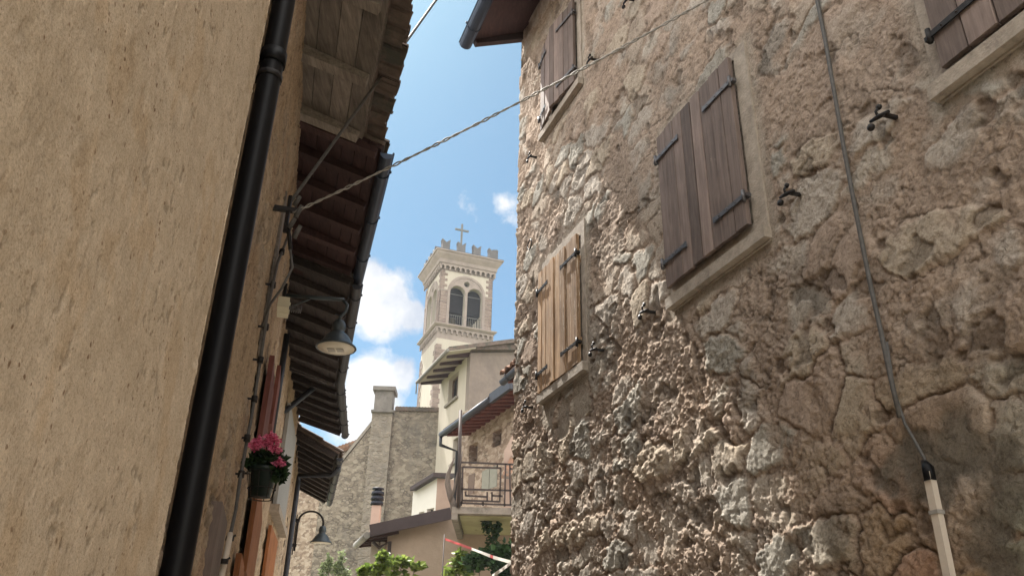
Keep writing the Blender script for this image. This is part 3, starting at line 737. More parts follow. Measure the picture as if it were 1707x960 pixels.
def left_fn(seed, tint=(1, 1, 1), bare=0.):
    def fn(U, Z):
        g = fbm(U * 16, Z * 14, 5, 5 + seed, .62); l = fbm(U * 1.3, Z * 1.6, 4, 2 + seed)
        f1, f2, i_ = worley(U / .3 + g * .5, Z / .2 + g * .4, 8 + seed); e = f2 - f1
        ex = sst(.42 - bare, .58 - bare, fbm(U * 1.1, Z * 1.4, 4, 33 + seed)); st = sst(.03, .2, e) * ex
        n1, n2, ni = worley(U / .06 + g, Z / .05, 66 + seed)
        H = .014 * st + .018 * (g - .5) * (1 - .4 * st) + .010 * np.clip(1 - n1 * 1.3, 0, 1) + .012 * (l - .5)
        c = lerp3((.47, .385, .285), (.36, .28, .205), l * 1.8 - .4)
        pal = np.array([(.42, .37, .31), (.38, .29, .23), (.47, .40, .32), (.34, .30, .26)])[(i_ * 3.999).astype(int)]
        c = c * (1 - .6 * st[..., None]) + pal * .6 * st[..., None]
        c = c * (.72 + .5 * g[..., None]); pit = sst(.62, .7, fbm(U * 6, Z * 9, 4, 14 + seed)); H -= .010 * pit; c = c * (1 - .35 * pit[..., None])
        return H, c * np.array(tint)
    return fn


oldh = thing('old_wood_eave_house', 'left house with weathered grey board eave and broken clay tiles on top', 'house', A.P(uA0, GZ))
grid_wall('wall', A, geo(uA0, uAm, .008, .016), np.linspace(GZ, 4.22, 620), left_fn(0, (.90, .87, .84)), 'left_wall', oldh)
slope_roof(oldh, A.P(uA0 + .2, 0)[:2], A.P(uAm, 0)[:2], A.n, .53, 4.20, 4.02, 'wood_grey', 'tile_dark', step=.98, raft_w=.10, tiles=True, tile_over=.13, boards=.13)
mb = MB(); mb.box8([A.P(uA0 + .1, GZ, -.3), A.P(uAm - .0, GZ, -.3), A.P(uAm, GZ, -4), A.P(uA0 + .1, GZ, -4), A.P(uA0 + .1, 4.2, -.3), A.P(uAm, 4.2, -.3), A.P(uAm, 5.4, -4), A.P(uA0 + .1, 5.4, -4)]); mb.build('house_body', 'dirty_render', oldh)
# timber verge end of the old eave
# downpipe beside the near wall
def pipe(parent, pts, r, mat='black_metal', collars=(), name='downpipe', clamps=True):
    mb = MB(); mb.tube(pts, r, 14); p = mb.build(name, mat, parent)
    for c, d in collars:
        mb = MB(); mb.tube([Vector(c) - Vector(d) * .03, Vector(c) + Vector(d) * .03], r * 1.16, 14); mb.build('pipe_collar', mat, p)
    return p


pc = Vector((*rp(2.62, -20.92), 0))
pipe(oldh, [(pc.x, pc.y, z_) for z_ in (GZ, .5, 2., 3.0, 4.05)], .043, 'black_metal', [((pc.x, pc.y, z_), (0, 0, 1)) for z_ in (2.14,)])
for z_ in (2.05,):
    mb = MB(); mb.tube([(pc.x, pc.y, z_ - .012), (pc.x, pc.y, z_ + .012)], .047, 14); mb.beam((pc.x, pc.y, z_), (pc.x - .09, pc.y + .02, z_), .02, .02); mb.build('pipe_bracket', 'iron', oldh)

mar = thing('maroon_eave_house', 'left house with dark maroon board eave and blue-grey gutter', 'house', A.P(uAm, GZ))
uAe = (Vector((-1.713 - .7, 7.965 + .18, 0)) - A.p).dot(A.d)
grid_wall('wall', A, geo(uAm, uAe, .016, .022), np.linspace(GZ, 4.22, 520), left_fn(3, (.92, .89, .86)), 'left_wall', mar, w0=.002)
slope_roof(mar, A.P(uAm + .02, 0)[:2], A.P(uAe, 0)[:2], A.n, .70, 4.20, 3.97, 'wood_maroon', 'tile_dark', gut='gutter', gut_r=.055, step=.55, raft_w=.09, tiles=True, tile_over=.02, boards=.10)
mb = MB(); mb.box8([A.P(uAm + .03, GZ, -.3), A.P(uAe, GZ, -.3), A.P(uAe, GZ, -4), A.P(uAm + .03, GZ, -4), A.P(uAm + .03, 4.2, -.3), A.P(uAe, 4.2, -.3), A.P(uAe, 5.4, -4), A.P(uAm + .03, 5.4, -4)]); mb.build('house_body', 'dirty_render', mar)

# third house: bends to the right
drk = thing('dark_eave_house', 'left house farther on with blackened rafters under a knobbly gutter', 'house', A.P(uAe, GZ))
pA = A.P(uAe, 0)
def seg_plane(p, q):
    d = Vector((q[0] - p[0], q[1] - p[1], 0)); pl = Plane(p[:2], math.degrees(math.atan2(d.x, d.y)))
    pl.n = Vector((pl.d.y, -pl.d.x, 0)); return pl, d.length
B1, l1 = seg_plane(pA, W2); B2, l2 = seg_plane(W2, W3)
grid_wall('wall', B1, np.linspace(0, l1, 60), np.linspace(GZ, 4.22, 300), left_fn(5), 'left_wall', drk)
grid_wall('wall', B2, np.linspace(0, l2, 200), np.linspace(GZ, 4.22, 300), left_fn(7, (1.04, 1.02, 1.0)), 'left_wall', drk)
gB = [Vector((-1.706, 7.9, 0)), Vector((-2.48, 11.2, 0)), Vector((-2.88, 13.9, 0))]
def seg_roof(parent, G0, G1, over, zw, ze, **kw):
    d = (G1 - G0).normalized(); out = Vector((d.y, -d.x, 0)); slope_roof(parent, (G0 - out * over)[:2], (G1 - out * over)[:2], out, over, zw, ze, **kw)
seg_roof(drk, gB[0], gB[1], .72, 4.12, 3.87, sof='wood_dark', tilem='tile_dark', gut='gutter_dark', step=.5, tiles=True, tile_over=.02, boards=.12)
seg_roof(drk, gB[1], gB[2], .72, 4.12, 3.87, sof='wood_dark', tilem='tile_dark', gut='gutter_dark', step=.5, tiles=True, tile_over=.02, boards=.12)
mb = MB(); o1 = -Vector((B2.n.x, B2.n.y, 0)) * 3.5
q0, q1, q2 = A.P(uAe + .02, 0), Vector((*W2, 0)), Vector((*W3, 0)); sh = -B2.n * .2
for (p, q) in ((q0, q1), (q1, q2)):
    mb.box8([p + sh + Vector((0, 0, GZ)), q + sh + Vector((0, 0, GZ)), q + o1 + Vector((0, 0, GZ)), p + o1 + Vector((0, 0, GZ)), p + sh + Vector((0, 0, 4.1)), q + sh + Vector((0, 0, 4.1)), q + o1 + Vector((0, 0, 5.2)), p + o1 + Vector((0, 0, 5.2))])
mb.build('house_body', 'dirty_render', drk)

low = thing('low_eave_house', 'last house of the left row with a lower ribbed dark rafter eave', 'house', (W3[0], W3[1], GZ))
C1, l3 = seg_plane(W3, W4)
grid_wall('wall', C1, np.linspace(0, l3, 120), np.linspace(GZ, 3.9, 240), left_fn(9, (1.08, 1.06, 1.04)), 'left_wall', low, w0=.004)
G0 = Vector((*rp(14.25, -11.9), 0)); G1 = Vector((*rp(18.4, -12.2), 0))
seg_roof(low, G0, G1, .78, 3.88, 3.49, sof='wood_dark', tilem='tile_dark', gut='gutter_dark', step=.42, raft_w=.10, tiles=True, tile_over=.03, boards=.10)
mb = MB(); p, q = Vector((*W3, 0)), Vector((*W4, 0)); o1 = -C1.n * 3.5; sh = -C1.n * .1
mb.box8([p + sh + Vector((0, 0, GZ)), q + sh + Vector((0, 0, GZ)), q + o1 + Vector((0, 0, GZ)), p + o1 + Vector((0, 0, GZ)), p + sh + Vector((0, 0, 3.8)), q + sh + Vector((0, 0, 3.8)), q + o1 + Vector((0, 0, 4.4)), p + o1 + Vector((0, 0, 4.4))])
mb.build('house_body', 'dirty_render', low)
# downpipes of the row
def wl(pl, x, y, w=.05): return pl.at(x, y, w)
a = gB[2] - Vector((0, .5, 0)); wpt = B2.at(499, 800, .08)
top = Vector((G0.x - .05, G0.y + .5, 3.42)); e = B2.at(497, 803, .09); pipe(low, [top, top + Vector((-.1, .05, -.12)), e + Vector((0, 0, .12)), e, Vector((e.x, e.y, 1.)), Vector((e.x, e.y, GZ))], .045, 'gutter_dark', [((e.x, e.y, 1.6), (0, 0, 1))])
e = A.at(468, 688, .07); tg = Vector((e.x + .52, e.y + .25, 3.5))
tg = Vector(ray(529, 641)); tg = tg * (e.y + .6) / tg.y
pipe(drk, [tg + Vector((.05, .05, .15)), tg, e + Vector((.06, .03, .05)), e, Vector((e.x, e.y, e.z - .3)), Vector((e.x, e.y, .35))], .042, 'gutter_dark')
e = A.at(478, 560, .06); pipe(mar, [Vector((e.x, e.y, 3.7)), Vector((e.x, e.y, 3.0)), Vector((e.x, e.y, 2.35))], .035, 'gutter_dark')

# windows, open shutters on the left walls
def board_on(pl, pts, w, th, name, mat, parent, planks=3, label=None):
    u0, u1, z0, z1 = pl.rect0(pts); print('board', name, round(u0, 2), round(u1, 2), round(z0, 2), round(z1, 2)); mb = MB(); bw = (u1 - u0) / planks; r = random.Random(int(u0 * 100))
    for i in range(planks): mb.box(pl.P(u0 + (i + .5) * bw, (z0 + z1) / 2, w), (bw - .006, th, z1 - z0), pl.ax(), r.uniform(-.3, .3))
    return mb.build(name, mat, parent, label)


board_on(A, [(436, 640), (445, 640), (420, 770), (408, 770)], .06, .04, 'shutter', 'shutter_red', mar)
board_on(A, [(451, 650), (460, 650), (446, 735), (437, 735)], .05, .04, 'shutter', 'shutter_red', mar)
board_on(A, [(410, 815), (427, 815), (409, 985), (388, 985)], .07, .04, 'shutter', 'shutter_orange', mar, 2, 'orange-brown open shutter under the flower pot')
board_on(A, [(430, 868), (436, 868), (424, 985), (416, 985)], .05, .04, 'shutter', 'shutter_orange', mar, 2)
board_on(B2, [(440, 884), (455, 884), (446, 985), (430, 985)], .05, .04, 'shutter', 'shutter_orange', drk, 2)
board_on(A, [(383, 930), (394, 930), (390, 985), (378, 985)], .05, .04, 'shutter', 'shutter_orange', oldh, 2)
board_on(A, [(346, 810), (356, 865), (345, 985), (330, 985)], .03, .05, 'shutter', 'shutter_brown', oldh, 3, 'grey-brown weathered shutter near the foot of the wall')
fr = board_on(B2, [(470, 690), (487, 690), (470, 870), (450, 870)], .05, .05, 'window', 'door_grey', drk, 1, 'tall blue-grey window panel with pale stone surround')
u0, u1, z0, z1 = B2.rect0([(470, 690), (487, 690), (470, 870), (450, 870)])
mb = MB(); mb.box(B2.P((u0 + u1) / 2, z0 - .06, .06), (u1 - u0 + .3, .14, .10), B2.ax()); mb.box(B2.P(u1 + .08, (z0 + z1) / 2, .04), (.16, .07, z1 - z0 + .1), B2.ax()); mb.build('surround', 'cement', fr)
mb = MB(); u, z = C1.px(487, 925, .05); mb.box(C1.P(l3 - .5, -.3, .03), (.6, .05, 1.5), C1.ax()); mb.build('shutter', 'shutter_orange', low)
# plaster chases and a timber lintel scar on the maroon house wall
board_on(A, [(470, 330), (473, 330), (430, 590), (426, 590)], .02, .02, 'timber_strip', 'wood_grey', mar, 1)
# cable bundle clipped to the left wall
mb = MB(); mb.tube([A.at(x, y, .05) for x, y in [(487, 372), (478, 400), (462, 440), (449, 500), (440, 560), (431, 620), (420, 690), (409, 750), (400, 800), (393, 850), (384, 890)]], .010, 6)
t_ = thing('wall_cable', 'dark cable bundle clipped down the left wall past the flower pot', 'cable', A.at(393, 850, .05)); mb.build('cable_run', 'cable', t_)
for x, y in [(470, 420), (455, 475), (443, 545), (434, 600), (424, 665), (412, 730), (402, 790)]:
    p = A.at(x, y, .05); mb = MB(); mb.tube([p - Vector((0, 0, .02)), p + Vector((0, 0, .02))], .02, 8); mb.beam(p, p - A.n * .05, .012, .012); mb.build('cable_clip', 'iron', t_)
t_ = thing('pale_pipe', 'pale plastic pipe with black clips at the foot of the left wall', 'pipe', A.at(370, 958, .05))
mb = MB(); mb.tube([A.at(384, 888, .05), A.at(379, 915, .05), A.at(366, 975, .05)], .016, 8); mb.build('pipe_run', 'conduit', t_)
for x, y in [(383, 897), (373, 935)]:
    p = A.at(x, y, .05); mb = MB(); mb.tube([p - Vector((0, 0, .012)), p + Vector((0, 0, .012))], .024, 8); mb.beam(p, p + A.n * .03 + Vector((0, 0, .02)), .01, .01); mb.build('pipe_clip', 'iron', t_)

# cable anchor with insulators, on the left wall
an = A.at(481, 350, .10)
t_ = thing('cable_anchor', 'tangle of iron cable anchor and connectors under the maroon eave', 'cable bracket', an)
mb = MB(); mb.beam(an - A.n * .1, an + A.n * .06, .03, .03); mb.beam(an + Vector((0, 0, .10)), an - Vector((0, 0, .16)), .022, .022); mb.tube([an + Vector((.0, 0, -.1)), an + Vector((.03, 0, -.18)), an + Vector((.05, 0, -.28))], .013, 6)
mb.build('bracket', 'iron', t_)
for dx, dz, ln in [(.03, .03, .10), (.05, -.05, .12), (.02, -.13, .10), (.06, -.2, .13)]:
    mb = MB(); p = an + Vector((dx, 0, dz)); mb.tube([p, p + Vector((.035, -.02, ln * .6))], [.016, .013], 8); mb.build('connector', 'cable', t_)
mb = MB(); q = an + Vector((.05, 0, -.28)); mb.tube([q, q + Vector((.03, 0, -.12)), q + Vector((-.02, .02, -.25)), q + Vector((-.1, .1, -.32)), q + Vector((-.16, .2, -.42))], .008, 6); mb.build('loose_wire', 'cable', t_)

# overhead cables crossing the street
def hang(a, b, sag, n=60):
    return [Vector(a).lerp(Vector(b), i / n) - Vector((0, 0, sag * 4 * (i / n) * (1 - i / n))) for i in range(n + 1)]


b1 = R.at(1215, -20, .05); pts = hang(an + Vector((.03, 0, -.02)), b1, .05, 160)
mb = MB(); ph = 0
for k in (0, 1):
    pp = []
    for i, p in enumerate(pts):
        t2 = i / 160 * 2 * math.pi * 22 + k * math.pi; pp.append(p + Vector((0, math.cos(t2), math.sin(t2))) * .0058 * (1 + .5 * math.sin(i * .37)))
    mb.tube(pp, .0048, 6)
tag(mb.build('overhead_cable', 'cable_pale'), 'pale twisted cable crossing the street from the left eave to the rough wall', 'cable')
v = Vector(ray(772, -50)); b2 = v * (5.2 / v.z) * 1.0
v = Vector(ray(900, -245)); b2 = v * (R.p.dot(R.n) / v.dot(R.n))
mb = MB(); mb.tube(hang(an + Vector((0, 0, .05)), b2, .03, 24), .011, 6)
tag(mb.build('overhead_cable', 'cable'), 'dark straight cable rising steeply over the maroon eave into the sky', 'cable')

# junction box
p = A.at(461, 511, .0) + A.n * .06; print('jb', p); t_ = thing('junction_box', 'cream plastic box with a coiled metal fitting on the left wall', 'junction box', p)
mb = MB(); mb.box(p, (.02, .12, .11), A.ax()); mb.box(p, (.26, .10, .10), A.ax()); mb.build('box', 'box_plastic', t_)
mb = MB(); q = p + A.n * .05
mb.lathe([(.022, 0), (.022, .1)], q, 12, A.n)
for i in range(5): mb.lathe([(.022, .02 + i * .02), (.036, .022 + i * .02), (.036, .030 + i * .02), (.022, .032 + i * .02)], q, 14, A.n)
mb.build('coil_fitting', 'iron_light', t_)

# ================================================================ street lamps
def bell_lamp(name, label, c, wall_pt, d, kind):
    """c: centre of the shade's mouth"""
    t_ = thing(name, label, 'street lamp', wall_pt, 'bell shaped lamps on the left row'); c = Vector(c); wp = Vector(wall_pt); s = d / .4
    tilt = (Vector((0, 0, 1)) + (c - wp).normalized() * .0).normalized()
    mb = MB(); prof = [(.20, 0), (.206, .008), (.20, .02), (.175, .04), (.15, .075), (.125, .12), (.085, .16), (.062, .175), (.062, .20), (.07, .215), (.066, .27), (.05, .30), (.028, .315), (0, .318)]
    inner = [(.185, .006), (.15, .055), (.115, .11), (.07, .15), (0, .155)]
    mb.lathe([(r_ * s, z_ * s) for r_, z_ in prof], c, 32, tilt); mb.lathe([(.20 * s, 0), (.185 * s, .004 * s)], c, 32, tilt)
    mb.build('shade', 'lamp_metal', t_)
    mb = MB(); mb.lathe([(.186 * s, .01 * s), (.184 * s, .0), (.10 * s, -.012 * s), (0, -.016 * s)], c, 32, tilt); g = mb.build('diffuser', 'lamp_glass', t_)
    mb = MB()
    for i in (-1, 1): mb.box(c + Vector((i * .045 * s, 0, -.0175 * s)), (.07 * s, .09 * s, .006 * s))
    mb.build('led_panel', 'led', g)
    top = c + tilt * .31 * s; h = wp - top; h.z = 0; mb = MB()
    if kind == 'gooseneck':
        rad = h.length / 2 * .96; u_ = h.normalized(); z1 = top.z + .05
        arc = [top, Vector((top.x, top.y, z1))] + [Vector((top.x, top.y, z1)) + u_ * rad * (1 - math.cos(t2)) + Vector((0, 0, rad * .9 * math.sin(t2))) for t2 in np.linspace(0, math.pi, 14)[1:]]
        arc.append(Vector((arc[-1].x, arc[-1].y, wp.z - .35))); mb.tube(arc, .019, 10); mb.build('arm', 'iron', t_)
        b_ = arc[-1]; mb = MB(); mb.beam(Vector((b_.x, b_.y, wp.z + .3)) + u_ * .03, Vector((b_.x, b_.y, wp.z - .42)) + u_ * .03, .05, .02, u_); mb.build('wall_plate', 'iron', t_)
        for zz in (.2, -.25):
            mb = MB(); mb.beam(Vector((b_.x, b_.y, wp.z + zz)) - u_ * .03, Vector((b_.x, b_.y, wp.z + zz)) + u_ * .12, .07, .05, (0, 0, 1)); mb.build('clamp', 'iron', t_)
    else:
        u_ = -h.normalized(); q = Vector((top.x, top.y, wp.z)); 
        mb.tube([wp, wp.lerp(q, .5), q + u_ * .02], .02, 10); mb.tube([wp - Vector((0, 0, .16)), wp.lerp(q, .45) - Vector((0, 0, .02))], .009, 6)
        z0 = q.z; H_ = z0 - top.z
        mb.tube([q + Vector((0, 0, 0)), q + u_ * .06 - Vector((0, 0, H_ * .25)), q + u_ * .05 - Vector((0, 0, H_ * .55)), q - Vector((0, 0, H_ * .85)), top], .017, 10)
        mb.tube([q - u_ * .05 - Vector((0, 0, H_ * .72)), q - u_ * .0 - Vector((0, 0, H_ * .78)), q + u_ * .03 - Vector((0, 0, H_ * .6))], .008, 6)
        mb.build('arm', 'lamp_metal', t_)
        mb = MB(); mb.box(wp, (.14, .03, .2), A.ax()); mb.build('wall_plate', 'iron', t_)
    return t_


v = Vector(ray(560, 581)); v *= 7.6 / math.hypot(v.x, v.y)
bell_lamp('street_lamp', 'bell-shaped street lamp with white diffuser hanging under the left eaves, near', v, A.at(474, 492, .03), .385, 'arm')
v = Vector(ray(535, 905)); v *= 16.2 / math.hypot(v.x, v.y); wp = Vector(ray(493, 885)); wp *= 16.2 / math.hypot(wp.x, wp.y)
bell_lamp('street_lamp', 'small distant street lamp on a curved swan-neck arm in front of the stone gable', v, wp, .40, 'gooseneck')

# ================================================================ flower pot on the left wall
v = Vector(ray(434, 828)); v *= 5.55 / math.hypot(v.x, v.y); pb = v
t_ = thing('flower_pot', 'dark pot of pink geraniums in a wire holder on the left wall', 'flower pot', pb)
mb = MB(); mb.lathe([(0, 0), (.062, 0), (.085, .16), (.094, .165), (.094, .19), (.086, .19), (.08, .165), (0, .16)], pb, 20); pot = mb.build('pot', 'pot_plastic', t_)
mb = MB(); mb.lathe([(.08, .17), (0, .172)], pb, 16); mb.build('soil', 'soil', pot)
mb = MB()
for zz, rr in ((-.01, .074), (.05, .088), (.15, .105)): mb.tube([pb + Vector((rr * math.cos(q), rr * math.sin(q), zz)) for q in np.linspace(0, 2 * math.pi, 20)], .0035, 5)
for q in np.linspace(0, 2 * math.pi, 9)[:-1]: mb.tube([pb + Vector((.074 * math.cos(q), .074 * math.sin(q), -.01)), pb + Vector((.105 * math.cos(q), .105 * math.sin(q), .15))], .003, 5)
mb.beam(pb + Vector((-.10, 0, .15)), pb + Vector((-.16, 0, .15)), .012, .012); mb.build('wire_holder', 'iron', t_)
mb = MB(); leaves(mb, [(pb + Vector((0, 0, .24)), (.10, .09, .07)), (pb + Vector((.07, -.02, .20)), (.07, .06, .06)), (pb + Vector((-.05, 0, .22)), (.06, .06, .06)), (pb + Vector((.10, -.02, .15)), (.04, .04, .05))], 110, .045, 1); fo = mb.build('foliage', 'leaf_geranium', t_)
mb = MB()
for x, y in [(425, 742), (445, 738), (459, 733), (460, 748), (432, 735), (466, 771), (452, 728)]:
    v = Vector(ray(x, y)); v *= 5.45 / math.hypot(v.x, v.y); mb.tube([pb + Vector((0, 0, .18)), v], .0025, 4, False)
    fb = MB(); leaves(fb, [(v, (.028, .028, .024))], 120, .018, 1); fb.build('blossom', 'petal', fo)
mb.build('stems', 'leaf_geranium', fo)

# ================================================================ far: bell tower
TX, TY = Vector((math.cos(math.radians(21.1)), math.sin(math.radians(21.1)), 0)), Vector((-math.sin(math.radians(21.1)), math.cos(math.radians(21.1)), 0))
TC = Vector((-6.76, 64.05, 0)) + (TX + TY) * 3.2
tower = thing('bell_tower', 'church bell tower with twin arched openings, battlements and corbelled cornice', 'bell tower', (TC.x, TC.y, GZ))
ZT = 35.
def tz(px, py, a):      # height of a pixel on the near vertical edge of a square of half side a
    q = TC - (TX + TY) * a; v = ray(px, py); return v[2] * math.hypot(q.x, q.y) / math.hypot(v[0], v[1])
def solve_half(px, py):
    best = None
    for i in range(200, 330):
        a = i / 100; q = TC - (TX + TY) * a; v = ray(px, py); e_2 = abs(math.atan2(q.x, q.y) - math.atan2(v[0], v[1]))
        if best is None or e_2 < best[0]: best = (e_2, a)
    return best[1]
HB = solve_half(733, 500)
ZC0 = tz(735.3, 449, HB); ZC1 = tz(729, 543.5, HB); ZL0 = tz(726, 562, HB)
print('tower', HB, ZC0, ZC1, ZL0)
FACES = [(-TY, TX), (TX, TY), (TY, -TX), (-TX, -TY)]   # outward, along


def face_m(i, w, z=0.):
    n_, d_ = FACES[i]; m = Matrix.Identity(4); o_ = TC + n_ * w + Vector((0, 0, z))
    for j, c in enumerate((d_, Vector((0, 0, 1)), -n_, o_)):
        for k in range(3): m[k][j] = c[k]
    return m


def ring(mb, z0, z1, a0, a1):
    """square frustum ring"""
    p = [TC + TX * sx * a0 + TY * sy * a0 + Vector((0, 0, z0)) for sx, sy in ((-1, -1), (1, -1), (1, 1), (-1, 1))] + [TC + TX * sx * a1 + TY * sy * a1 + Vector((0, 0, z1)) for sx, sy in ((-1, -1), (1, -1), (1, 1), (-1, 1))]
    mb.box8(p)


mb = MB(); ring(mb, GZ, ZL0 - .05, HB + .06, HB + .04); mb.build('shaft', 'cream', tower)
# belfry: floor at ZC1+.3 ; arches
bz0 = ZC1 + .25; bh = ZC0 - bz0
def arc(cx, cy, r, a0, a1, n=14): return [(cx + r * math.cos(t2), cy + r * math.sin(t2)) for t2 in np.linspace(a0, a1, n)]
wA = HB * .29; gapA = .11; spr = bz0 + bh * .615; sill = bz0 + .12
def arch_loop(cx): return [(cx - wA, sill), (cx + wA, sill)] + arc(cx, spr, wA, 0, math.pi, 12)
th = .55
for i in range(4):
    loops = [[(-HB, bz0), (HB - th, bz0), (HB - th, ZC0), (-HB, ZC0)], arch_loop(-wA - gapA), arch_loop(wA + gapA), arc(0, spr + wA * 1.42, .27, 0, 2 * math.pi * .95, 16)]
    link('belfry_wall', plate(loops, th, face_m(i, HB)), 'cream', tower)
    # big relieving arch band and lining
    R_ = 2 * wA + gapA + .26
    band = [(-R_, sill - .1)] + [(-R_, spr)] + arc(0, spr, R_, math.pi, 0, 24) + [(R_, sill - .1), (R_ - .22, sill - .1)] + arc(0, spr, R_ - .22, 0, math.pi, 24) + [(-R_ + .22, sill - .1)]
    link('arch_band', plate([band], .10, face_m(i, HB + .07)), 'tower_stone', tower)
    inn = [arc(0, spr, R_ - .23, math.pi, 0, 24) + [(R_ - .23, sill), (-R_ + .23, sill)], arch_loop(-wA - gapA), arch_loop(wA + gapA), arc(0, spr + wA * 1.42, .27, 0, 2 * math.pi * .95, 16)]
    link('arch_lining', plate([inn], .05, face_m(i, HB + .035)) if False else plate(inn, .05, face_m(i, HB + .035)), 'tower_stone', tower)
    # striped piers below the springing
    for s_ in (-1, 1):
        lo_, hi_ = sorted((s_ * (R_ + .01), s_ * (HB + .03)))
        nC = 10; mb2 = MB()
        for c_ in range(nC):
            z0 = sill + (spr - sill) * c_ / nC; z1 = sill + (spr - sill) * (c_ + 1) / nC - .045
            m_ = face_m(i, HB + .03); P_ = [m_ @ Vector(q) for q in ((lo_, z0, 0), (hi_, z0, 0), (hi_, z0, .09), (lo_, z0, .09), (lo_, z1, 0), (hi_, z1, 0), (hi_, z1, .09), (lo_, z1, .09))]
            mb2.box8(P_)
        mb2.build('pier_courses', 'tower_pink', tower)
        mb2 = MB(); m_ = face_m(i, HB + .06); lo2, hi2 = lo_ - .02, hi_ + .02
        mb2.box8([m_ @ Vector(q) for q in ((lo2, spr, 0), (hi2, spr, 0), (hi2, spr, .12), (lo2, spr, .12), (lo2, spr + .14, 0), (hi2, spr + .14, 0), (hi2, spr + .14, .12), (lo2, spr + .14, .12))]); mb2.build('impost', 'tower_stone', tower)
        # quoins above
        mb2 = MB(); z = spr + .16; c_ = 0
        while z < ZC0 - .1:
            ln = .62 if c_ % 2 else .38; x1 = s_ * (HB + .03); x0 = s_ * (HB + .03 - ln); lo3, hi3 = sorted((x0, x1)); z1 = min(z + .27, ZC0)
            mb2.box8([m_ @ Vector(q) for q in ((lo3, z, .03), (hi3, z, .03), (hi3, z, .08), (lo3, z, .08), (lo3, z1 - .03, .03), (hi3, z1 - .03, .03), (hi3, z1 - .03, .08), (lo3, z1 - .03, .08))]); z += .27; c_ += 1
        mb2.build('quoins', 'tower_pink', tower)
        # quoins on the shaft
        mb2 = MB(); z = ZL0 - 1.0; c_ = 0; m_ = face_m(i, HB + .09)
        while z > ZL0 - 13:
            ln = .85 if c_ % 2 else .5; x1 = s_ * (HB + .10); x0 = s_ * (HB + .10 - ln); lo3, hi3 = sorted((x0, x1))
            mb2.box8([m_ @ Vector(q) for q in ((lo3, z, 0), (hi3, z, 0), (hi3, z, .08), (lo3, z, .08), (lo3, z + .40, 0), (hi3, z + .40, 0), (hi3, z + .40, .08), (lo3, z + .40, .08))]); z -= .44; c_ += 1
        mb2.build('quoins', 'tower_pink', tower)
    # mullion colonnette, railing
    mb2 = MB(); c = TC + FACES[i][0] * (HB - .15); mb2.tube([c + Vector((0, 0, sill)), c + Vector((0, 0, spr))], .09, 10); mb2.build('colonnette', 'tower_stone', tower)
    mb2 = MB()
    for s_ in (-1, 1):
        for k in range(7):
            x = s_ * (wA + gapA) - wA + (k + .5) * 2 * wA / 7; q = TC + FACES[i][0] * (HB - .3) + FACES[i][1] * x; mb2.tube([q + Vector((0, 0, sill)), q + Vector((0, 0, sill + 1.05))], .022, 5)
        q0_ = TC + FACES[i][0] * (HB - .3) + FACES[i][1] * (s_ * (wA + gapA) - wA); q1_ = q0_ + FACES[i][1] * 2 * wA; mb2.beam(q0_ + Vector((0, 0, sill + 1.05)), q1_ + Vector((0, 0, sill + 1.05)), .05, .05)
        mb2.beam(q0_ + Vector((0, 0, spr - .05)), q1_ + Vector((0, 0, spr - .05)), .05, .05)
    mb2.build('railing', 'cross_metal', tower)
    # arched friezes
    for (zt, hgt, nn, w_, rr) in ((ZC0 + .62, .62, 11, HB + .22, .8), (ZC1 + .02, .60, 11, HB + .2, .8)):
        W_ = w_; st = 2 * W_ / nn; lp = [(-W_, zt), (W_, zt)]
        for k in range(nn):
            cx_ = W_ - (k + .5) * st; lp += [(cx_ + st * .5, zt - hgt * .95), (cx_ + st * .36, zt - hgt * .95)] + arc(cx_, zt - hgt * .62, st * .36, 0, math.pi, 7) + [(cx_ - st * .36, zt - hgt * .95)]
        link('arched_frieze', plate([lp], .16, face_m(i, w_)), 'tower_stone', tower)
mb = MB(); ring(mb, ZC0 - .02, ZC0 + .7, HB - .1, HB - .1); ring(mb, ZC0 + .62, ZC0 + .95, HB + .30, HB + .34); ring(mb, ZC0 + .95, ZC0 + 1.35, HB + .34, HB + .62); ring(mb, ZC0 + 1.35, ZT - .12, HB + .62, 3.12); ring(mb, ZT - .12, ZT, 3.2, 3.2); mb.build('cornice', 'tower_stone', tower)
mb = MB(); ring(mb, ZL0 - .06, ZC1 + .0, HB + .02, HB + .02); ring(mb, ZC1 + .02, ZC1 + .14, HB + .3, HB + .42); ring(mb, ZC1 + .14, ZC1 + .24, HB + .44, HB + .44); mb.build('lower_cornice', 'tower_stone', tower)
mb = MB(); ring(mb, ZT + .001, ZT + .06, 3.18, 3.18); mb.build('flashing', 'roof_lead', tower)
mb = MB(); ring(mb, ZT + .06, ZT + 1.0, HB - .3, .4); mb.build('roof', 'roof_lead', tower)
HM = 2.62
for i in range(4):
    for k in range(4):
        x = -HM + (k + .0) * (2 * HM / 3.55) + .38
        if k == 3: x = HM - .38 if i in (0, 2) else None
        if x is None: continue
        w_, h_ = .34, 1.2; lp = [(x - w_, ZT + .05), (x + w_, ZT + .05), (x + w_, ZT + .9), (x + w_ + .05, ZT + 1.25), (x + w_ * .5, ZT + 1.08), (x, ZT + .92), (x - w_ * .5, ZT + 1.08), (x - w_ - .05, ZT + 1.25), (x - w_, ZT + .9)]
        link('merlon', plate([lp], .55, face_m(i, HM + .2)), 'merlon_stone', tower)
mb = MB(); ct = TC + Vector((0, 0, ZT + .9)); v = ray(770, 374); zt_ = v[2] * math.hypot(TC.x, TC.y) / math.hypot(v[0], v[1]); v = ray(770, 384); za = v[2] * math.hypot(TC.x, TC.y) / math.hypot(v[0], v[1])
